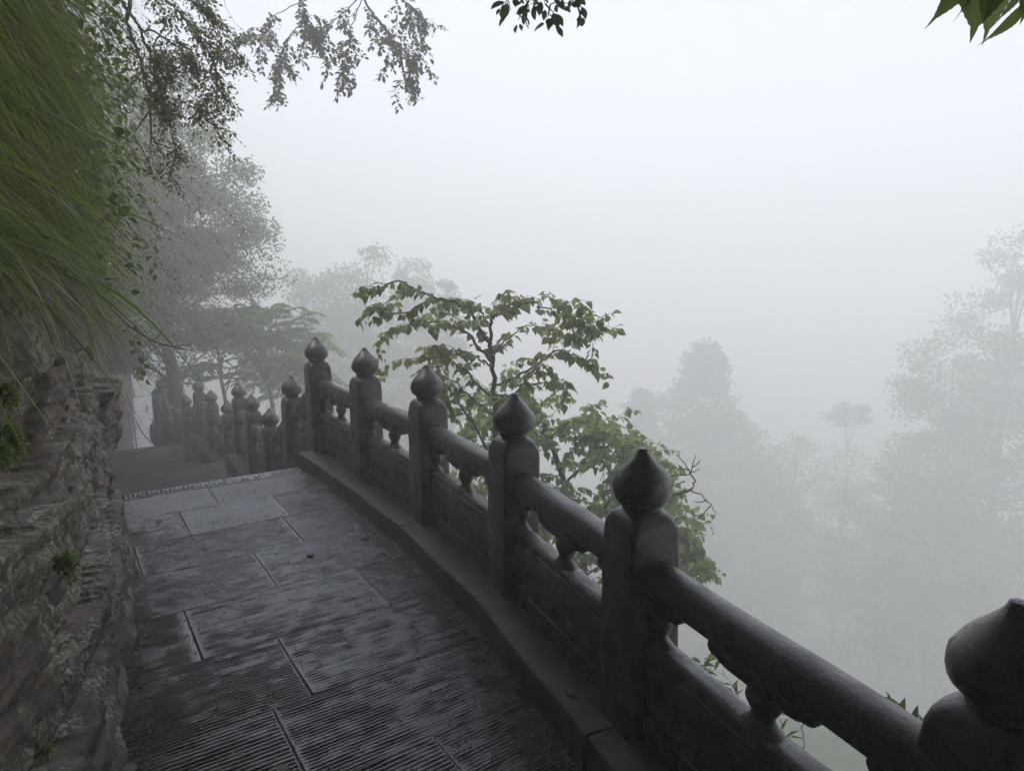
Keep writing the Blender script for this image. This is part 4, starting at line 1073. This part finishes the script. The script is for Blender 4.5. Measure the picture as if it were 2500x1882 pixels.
# feathery tree between the steps and the valley
def feathery(dx, D, dys, label, seed, nb=15):
    r = np.random.default_rng(seed); base = at(dx + 25, 1150, D); z1 = ztop(dys[0], D); z0 = ztop(dys[1], D)
    t = thing('feathery_tree', tuple(base), label, 'tree')
    fork = at(dx + 5, 790, D); mb = MB(); q = curve([base, at(dx + 20, 900, D), fork, at(dx - 5, 700, D)], 6, .02); mb.tube(q, np.linspace(.07, .025, len(q)), 7); obj('trunk', mb.me('trunk', M_BARK, True, base), t)
    P, Dd = [], []; lm = MB()
    for i in range(nb):
        f = i / (nb - 1); a = q[int((.45 + .5 * r.random()) * (len(q) - 1))]
        e = at(dx + r.uniform(-150, 135), 0, D); e[1] += r.uniform(-.8, .8); e[2] = z0 + (z1 - z0) * (.15 + .85 * r.random()) * (1 - .35 * abs(e[0] - base[0]) / 1.6)
        b = curve([a, a * .4 + e * .6 + [0, 0, .12], e], 6, .02); lm.tube(b, np.linspace(.022, .006, len(b)), 5)
        for k in range(9):                     # feather leaves
            s = b[r.integers(len(b) // 2, len(b))]; d = unit(np.array([r.normal(0, 1), r.normal(0, 1), r.normal(-.05, .15)])); L = r.uniform(.4, .7)
            c = curve([s, s + d * L * .5 + [0, 0, .05], s + d * L - [0, 0, .08]], 6); lm.tube(c, .003, 3)
            for sd in (1, -1):
                side = unit(np.cross(d, [0, 0, 1.0])) * sd
                P.append(c[1:]); Dd.append(np.repeat((side + d * .35 + [0, 0, -.15])[None], len(c) - 1, 0))
                P.append((c[1:] + c[:-1]) / 2); Dd.append(np.repeat((side + d * .35 + [0, 0, -.15])[None], len(c) - 1, 0))
    obj('limbs', lm.me('limbs', M_BARK, True, base), t)
    P = np.concatenate(P); Dd = np.concatenate(Dd) + r.normal(0, .12, P.shape)
    V, F = diamonds(P, Dd, unit(ZV + r.normal(0, .2, P.shape)), r.uniform(.12, .2, len(P)), r.uniform(.02, .034, len(P)))
    obj('crown', mesh('crown', V - base, F, M_LEAF2), t, kind='stuff')
feathery(570, 15.5, (625, 860), 'pale feathery leaved tree behind the middle balustrade posts', 71, 26)
feathery(470, 18.0, (640, 880), 'fainter feathery tree left of the pale feathery one, beside the far posts', 72, 18)

# far stand left of centre, very faint
for i, (dx, dy, dist, w, lab) in enumerate([
        (655, 565, 38, 1.9, 'leftmost rounded crown of the faint far trees left of centre'),
        (722, 580, 37, 2.2, 'second crown of the faint far trees, broad and low'),
        (790, 545, 36, 2.4, 'tallest domed crown among the faint far trees above the drooping leaf tree'),
        (872, 535, 42, 1.5, 'slender airy crown in the faint far trees, highest of the thin ones'),
        (915, 560, 42, 1.5, 'thin faint crown just right of the slender airy one'),
        (968, 592, 40, 1.2, 'rightmost low crown of the faint far trees behind the drooping leaf tree')]):
    b, H = stand(dx, dist, ztop(dy, dist), -7.5)
    mist_tree('far_tree', b, H, (w, H * .45, H * .56), 90, 11000, .24, lab, 80 + i, trunk_r=.18, fill=.2, sp=.24)
# conifers over the valley, right of centre
for i, (dx, dy, dist, w, zb, lab) in enumerate([
        (1530, 745, 47, 6.2, -11, 'tall faint conifer rising from the valley right of centre'),
        (1395, 850, 49, 4.0, -11, 'smaller faint conifer just left of the tall one'),
        (1600, 895, 49, 5.2, -12, 'low faint conifer tucked behind the right side of the tall one')]):
    b, H = stand(dx, dist, ztop(dy, dist), zb)
    mist_tree('conifer', b, H, (w, H * .46, H * .54), 420, 32000, .34, lab, 90 + i, 'cone', trunk_r=.2, sp=.075)
for i, (dx, dy, dist, w, lab) in enumerate([(1670, 930, 44, 2.6, 'low rounded misty tree between the conifer and the pine'), (1745, 940, 46, 2.4, 'small flat topped misty tree left of the lone pine'), (1868, 968, 45, 3.0, 'low dim tree hiding the foot of the lone pine'), (1985, 985, 36, 3.0, 'dim rounded tree under the left branches of the big right tree'), (2090, 1020, 34, 3.4, 'dim broad tree at the foot of the big right tree')]):
    b, H = stand(dx, dist, ztop(dy, dist), -12)
    mist_tree('misty_tree', b, H, (w, H * .42, H * .58), 70, 10000, .22, lab, 100 + i, trunk_r=.18, fill=.2, sp=.26)
b, H = stand(1862, 48, ztop(872, 48), -12)
mist_tree('lone_pine', b, H, (1.3, .8, H - .9), 11, 2000, .24, 'small lone pine with a tuft crown on a bare stem in the fog', 110, trunk_r=.09, fill=.1, sp=.3)
b, H = stand(2205, 37, ztop(480, 37), -10)
mist_tree('big_misty_tree', b, H, (5.4, H * .46, H * .53), 190, 40000, .27, 'tall misty broadleaf tree at the right edge of the picture', 111, trunk_r=.35, fill=.25, sp=.14)
b, H = stand(2105, 38, ztop(690, 38), -10)
mist_tree('big_misty_tree', b, H, (3.7, H * .45, H * .54), 130, 26000, .26, 'shorter misty tree leaning left of the tall one at the right edge', 112, trunk_r=.25, lean=(-.6, 0), fill=.2, sp=.16)

# ------------------------------------------------------------------ small things on the ground
def fallen():
    r = np.random.default_rng(15)
    spots = [(665, 1196, .06, 'green fallen leaf lying alone on the middle of the paving'), (335, 1127, .05, 'pale crumpled fallen leaf near the cliff on the upper paving'), (800, 1160, .06, 'flat wet fallen leaf beside the kerb on the paving'),
             (905, 1202, .05, 'dark fallen leaf at the kerb foot'), (285, 1650, .06, 'small fallen leaf at the bottom of the paving by the wall'), (1240, 1500, .05, 'yellow fallen leaf on the kerb stone under the balustrade'), (600, 1655, .05, 'curled green leaf at the bottom edge of the paving')]
    v, f = T_OV; v = v.copy(); v[:, 2] = .10 * np.sin(v[:, 1] * 5) * v[:, 0] + .05 * v[:, 0] ** 2 + .06
    for dx, dy, s, lab in spots:
        zz = .125 if 'kerb stone' in lab else .004
        q = at(dx, dy, 1.0) - np.array([0, 0, EYE]); p = q * ((zz - EYE) / q[2]); p[2] = zz
        o = obj('fallen_leaf', mesh('fallen_leaf', v, f, M_DEAD), None, p, label=lab, category='leaf', group='fallen leaves on the wet paving'); o.scale = (s, s, s); o.rotation_euler = (0, 0, r.uniform(0, 6))
    for dx, dy, L, ang, lab in [(692, 1231, .05, .9, 'short dark stick lying on the paving below the fallen green leaf'), (1062, 1640, .07, 1.4, 'thin stick on the paving at the bottom right'), (870, 1560, .06, 2.4, 'thin bent stick on the lower middle paving')]:
        q = at(dx, dy, 1.0) - np.array([0, 0, EYE]); p = q * ((.004 - EYE) / q[2]); p[2] = .006
        mb = MB(); mb.tube([(0, 0, 0), (L * .5, .004, .003), (L, -.002, 0)], [.0024, .002, .0012], 5)
        o = obj('stick', mb.me('stick', M_TWIG), None, p, label=lab, category='stick', group='sticks on the wet paving'); o.rotation_euler = (0, 0, ang)
    # grit and leaf litter, thickest along the foot of the cliff
    k = 6500; n = r.uniform(1.0, 5.2, k); t = np.where(r.random(k) < .75, r.random(k) ** 2.2, 1 - r.random(k) ** 2 * .25); e0 = e_cliff(n) + .04; e1 = e_rail(n) - .22; p = ne(n, e0 + (e1 - e0) * t, .002)
    d = np.stack([r.normal(0, 1, k), r.normal(0, 1, k), r.normal(0, .12, k)], 1)
    V, F = diamonds(p, unit(d), unit(ZV + r.normal(0, .35, p.shape)), r.uniform(.004, .018, k), r.uniform(.0014, .005, k))
    obj('leaf_litter', mesh('leaf_litter', V, F, M_STRAW), kind='stuff', label='scattered grit and bits of leaf on the paving near the cliff', category='litter')
fallen()

def barrier():
    p0 = at(300, 968, 13.2); c = np.array([p0[0], p0[1], -2.10]); t = thing('rope_barrier', tuple(c), 'small rope barrier with thin stand across the lower path', 'barrier')
    M_MET = mat_plain('dark_metal', (.03, .03, .032), .4, .2, 10)
    ax = unit(np.array([.9, .42, 0])); 
    mb = MB(); w, d, h = .32, .09, .10
    v = []
    for z, k in ((0, 1.0), (h * .7, .96), (h, .8)):
        for sx, sy in ((-1, -1), (1, -1), (1, 1), (-1, 1)): v.append(ax * sx * w * k + np.array([-ax[1], ax[0], 0]) * sy * d * k + [0, 0, z * (1 if sx < 0 else 1.25)])
    mb.add(np.array(v), [grid_faces(3, 4, True), np.array([[8, 9, 10, 11]])]); obj('foot', mb.me('foot', M_MET, False), t)
    for s in (-.10, -.04):
        mb = MB(); mb.tube([ax * s + [0, 0, .05], ax * s * 1.0 + [0, 0, .45], ax * (s * 1.3) + [0, 0, .85]], .008, 5); obj('pole', mb.me('pole', M_MET), t)
    mb = MB(); mb.tube([ax * -.14 + [0, 0, .85], ax * -.03 + [0, 0, .86]], .008, 5); obj('crossbar', mb.me('crossbar', M_MET), t)
    mb = MB(); q = curve([ax * -.04 + [0, 0, .8], ax * .12 + [0, 0, .38], ax * .38 + [0, 0, .1], ax * .62 + [0, 0, .18], ax * .76 + [0, 0, .55]], 6); mb.tube(q, .010, 5); obj('rope', mb.me('rope', M_MET), t)
barrier()

# ------------------------------------------------------------------ fog
def haze():
    t = NT('fog'); t.t.nodes.remove(t.b)
    pv = t.n('ShaderNodeVolumePrincipled')
    pv.inputs['Color'].default_value = (0.994, 0.995, 0.978, 1); pv.inputs['Density'].default_value = 0.034
    pv.inputs['Anisotropy'].default_value = 0.1
    for k in ('Density Attribute', 'Temperature Attribute', 'Color Attribute'):
        if k in pv.inputs:
            try: pv.inputs[k].default_value = ''
            except Exception: pass
    t.l(pv.outputs[0], t.out.inputs['Volume'])
    try: t.m.cycles.homogeneous_volume = True
    except Exception: pass
    x, y0, y1, z0, z1 = 380, -380, 380, ZMIN - 1.0, 26.0
    v = [(sx * x, y, z) for z in (z0, z1) for y in (y0, y1) for sx in (-1, 1)]
    f = np.array([[0, 2, 3, 1], [4, 5, 7, 6], [0, 1, 5, 4], [2, 6, 7, 3], [0, 4, 6, 2], [1, 3, 7, 5]])
    obj('haze', mesh('haze', v, f, t.m, False), kind='stuff')
haze()
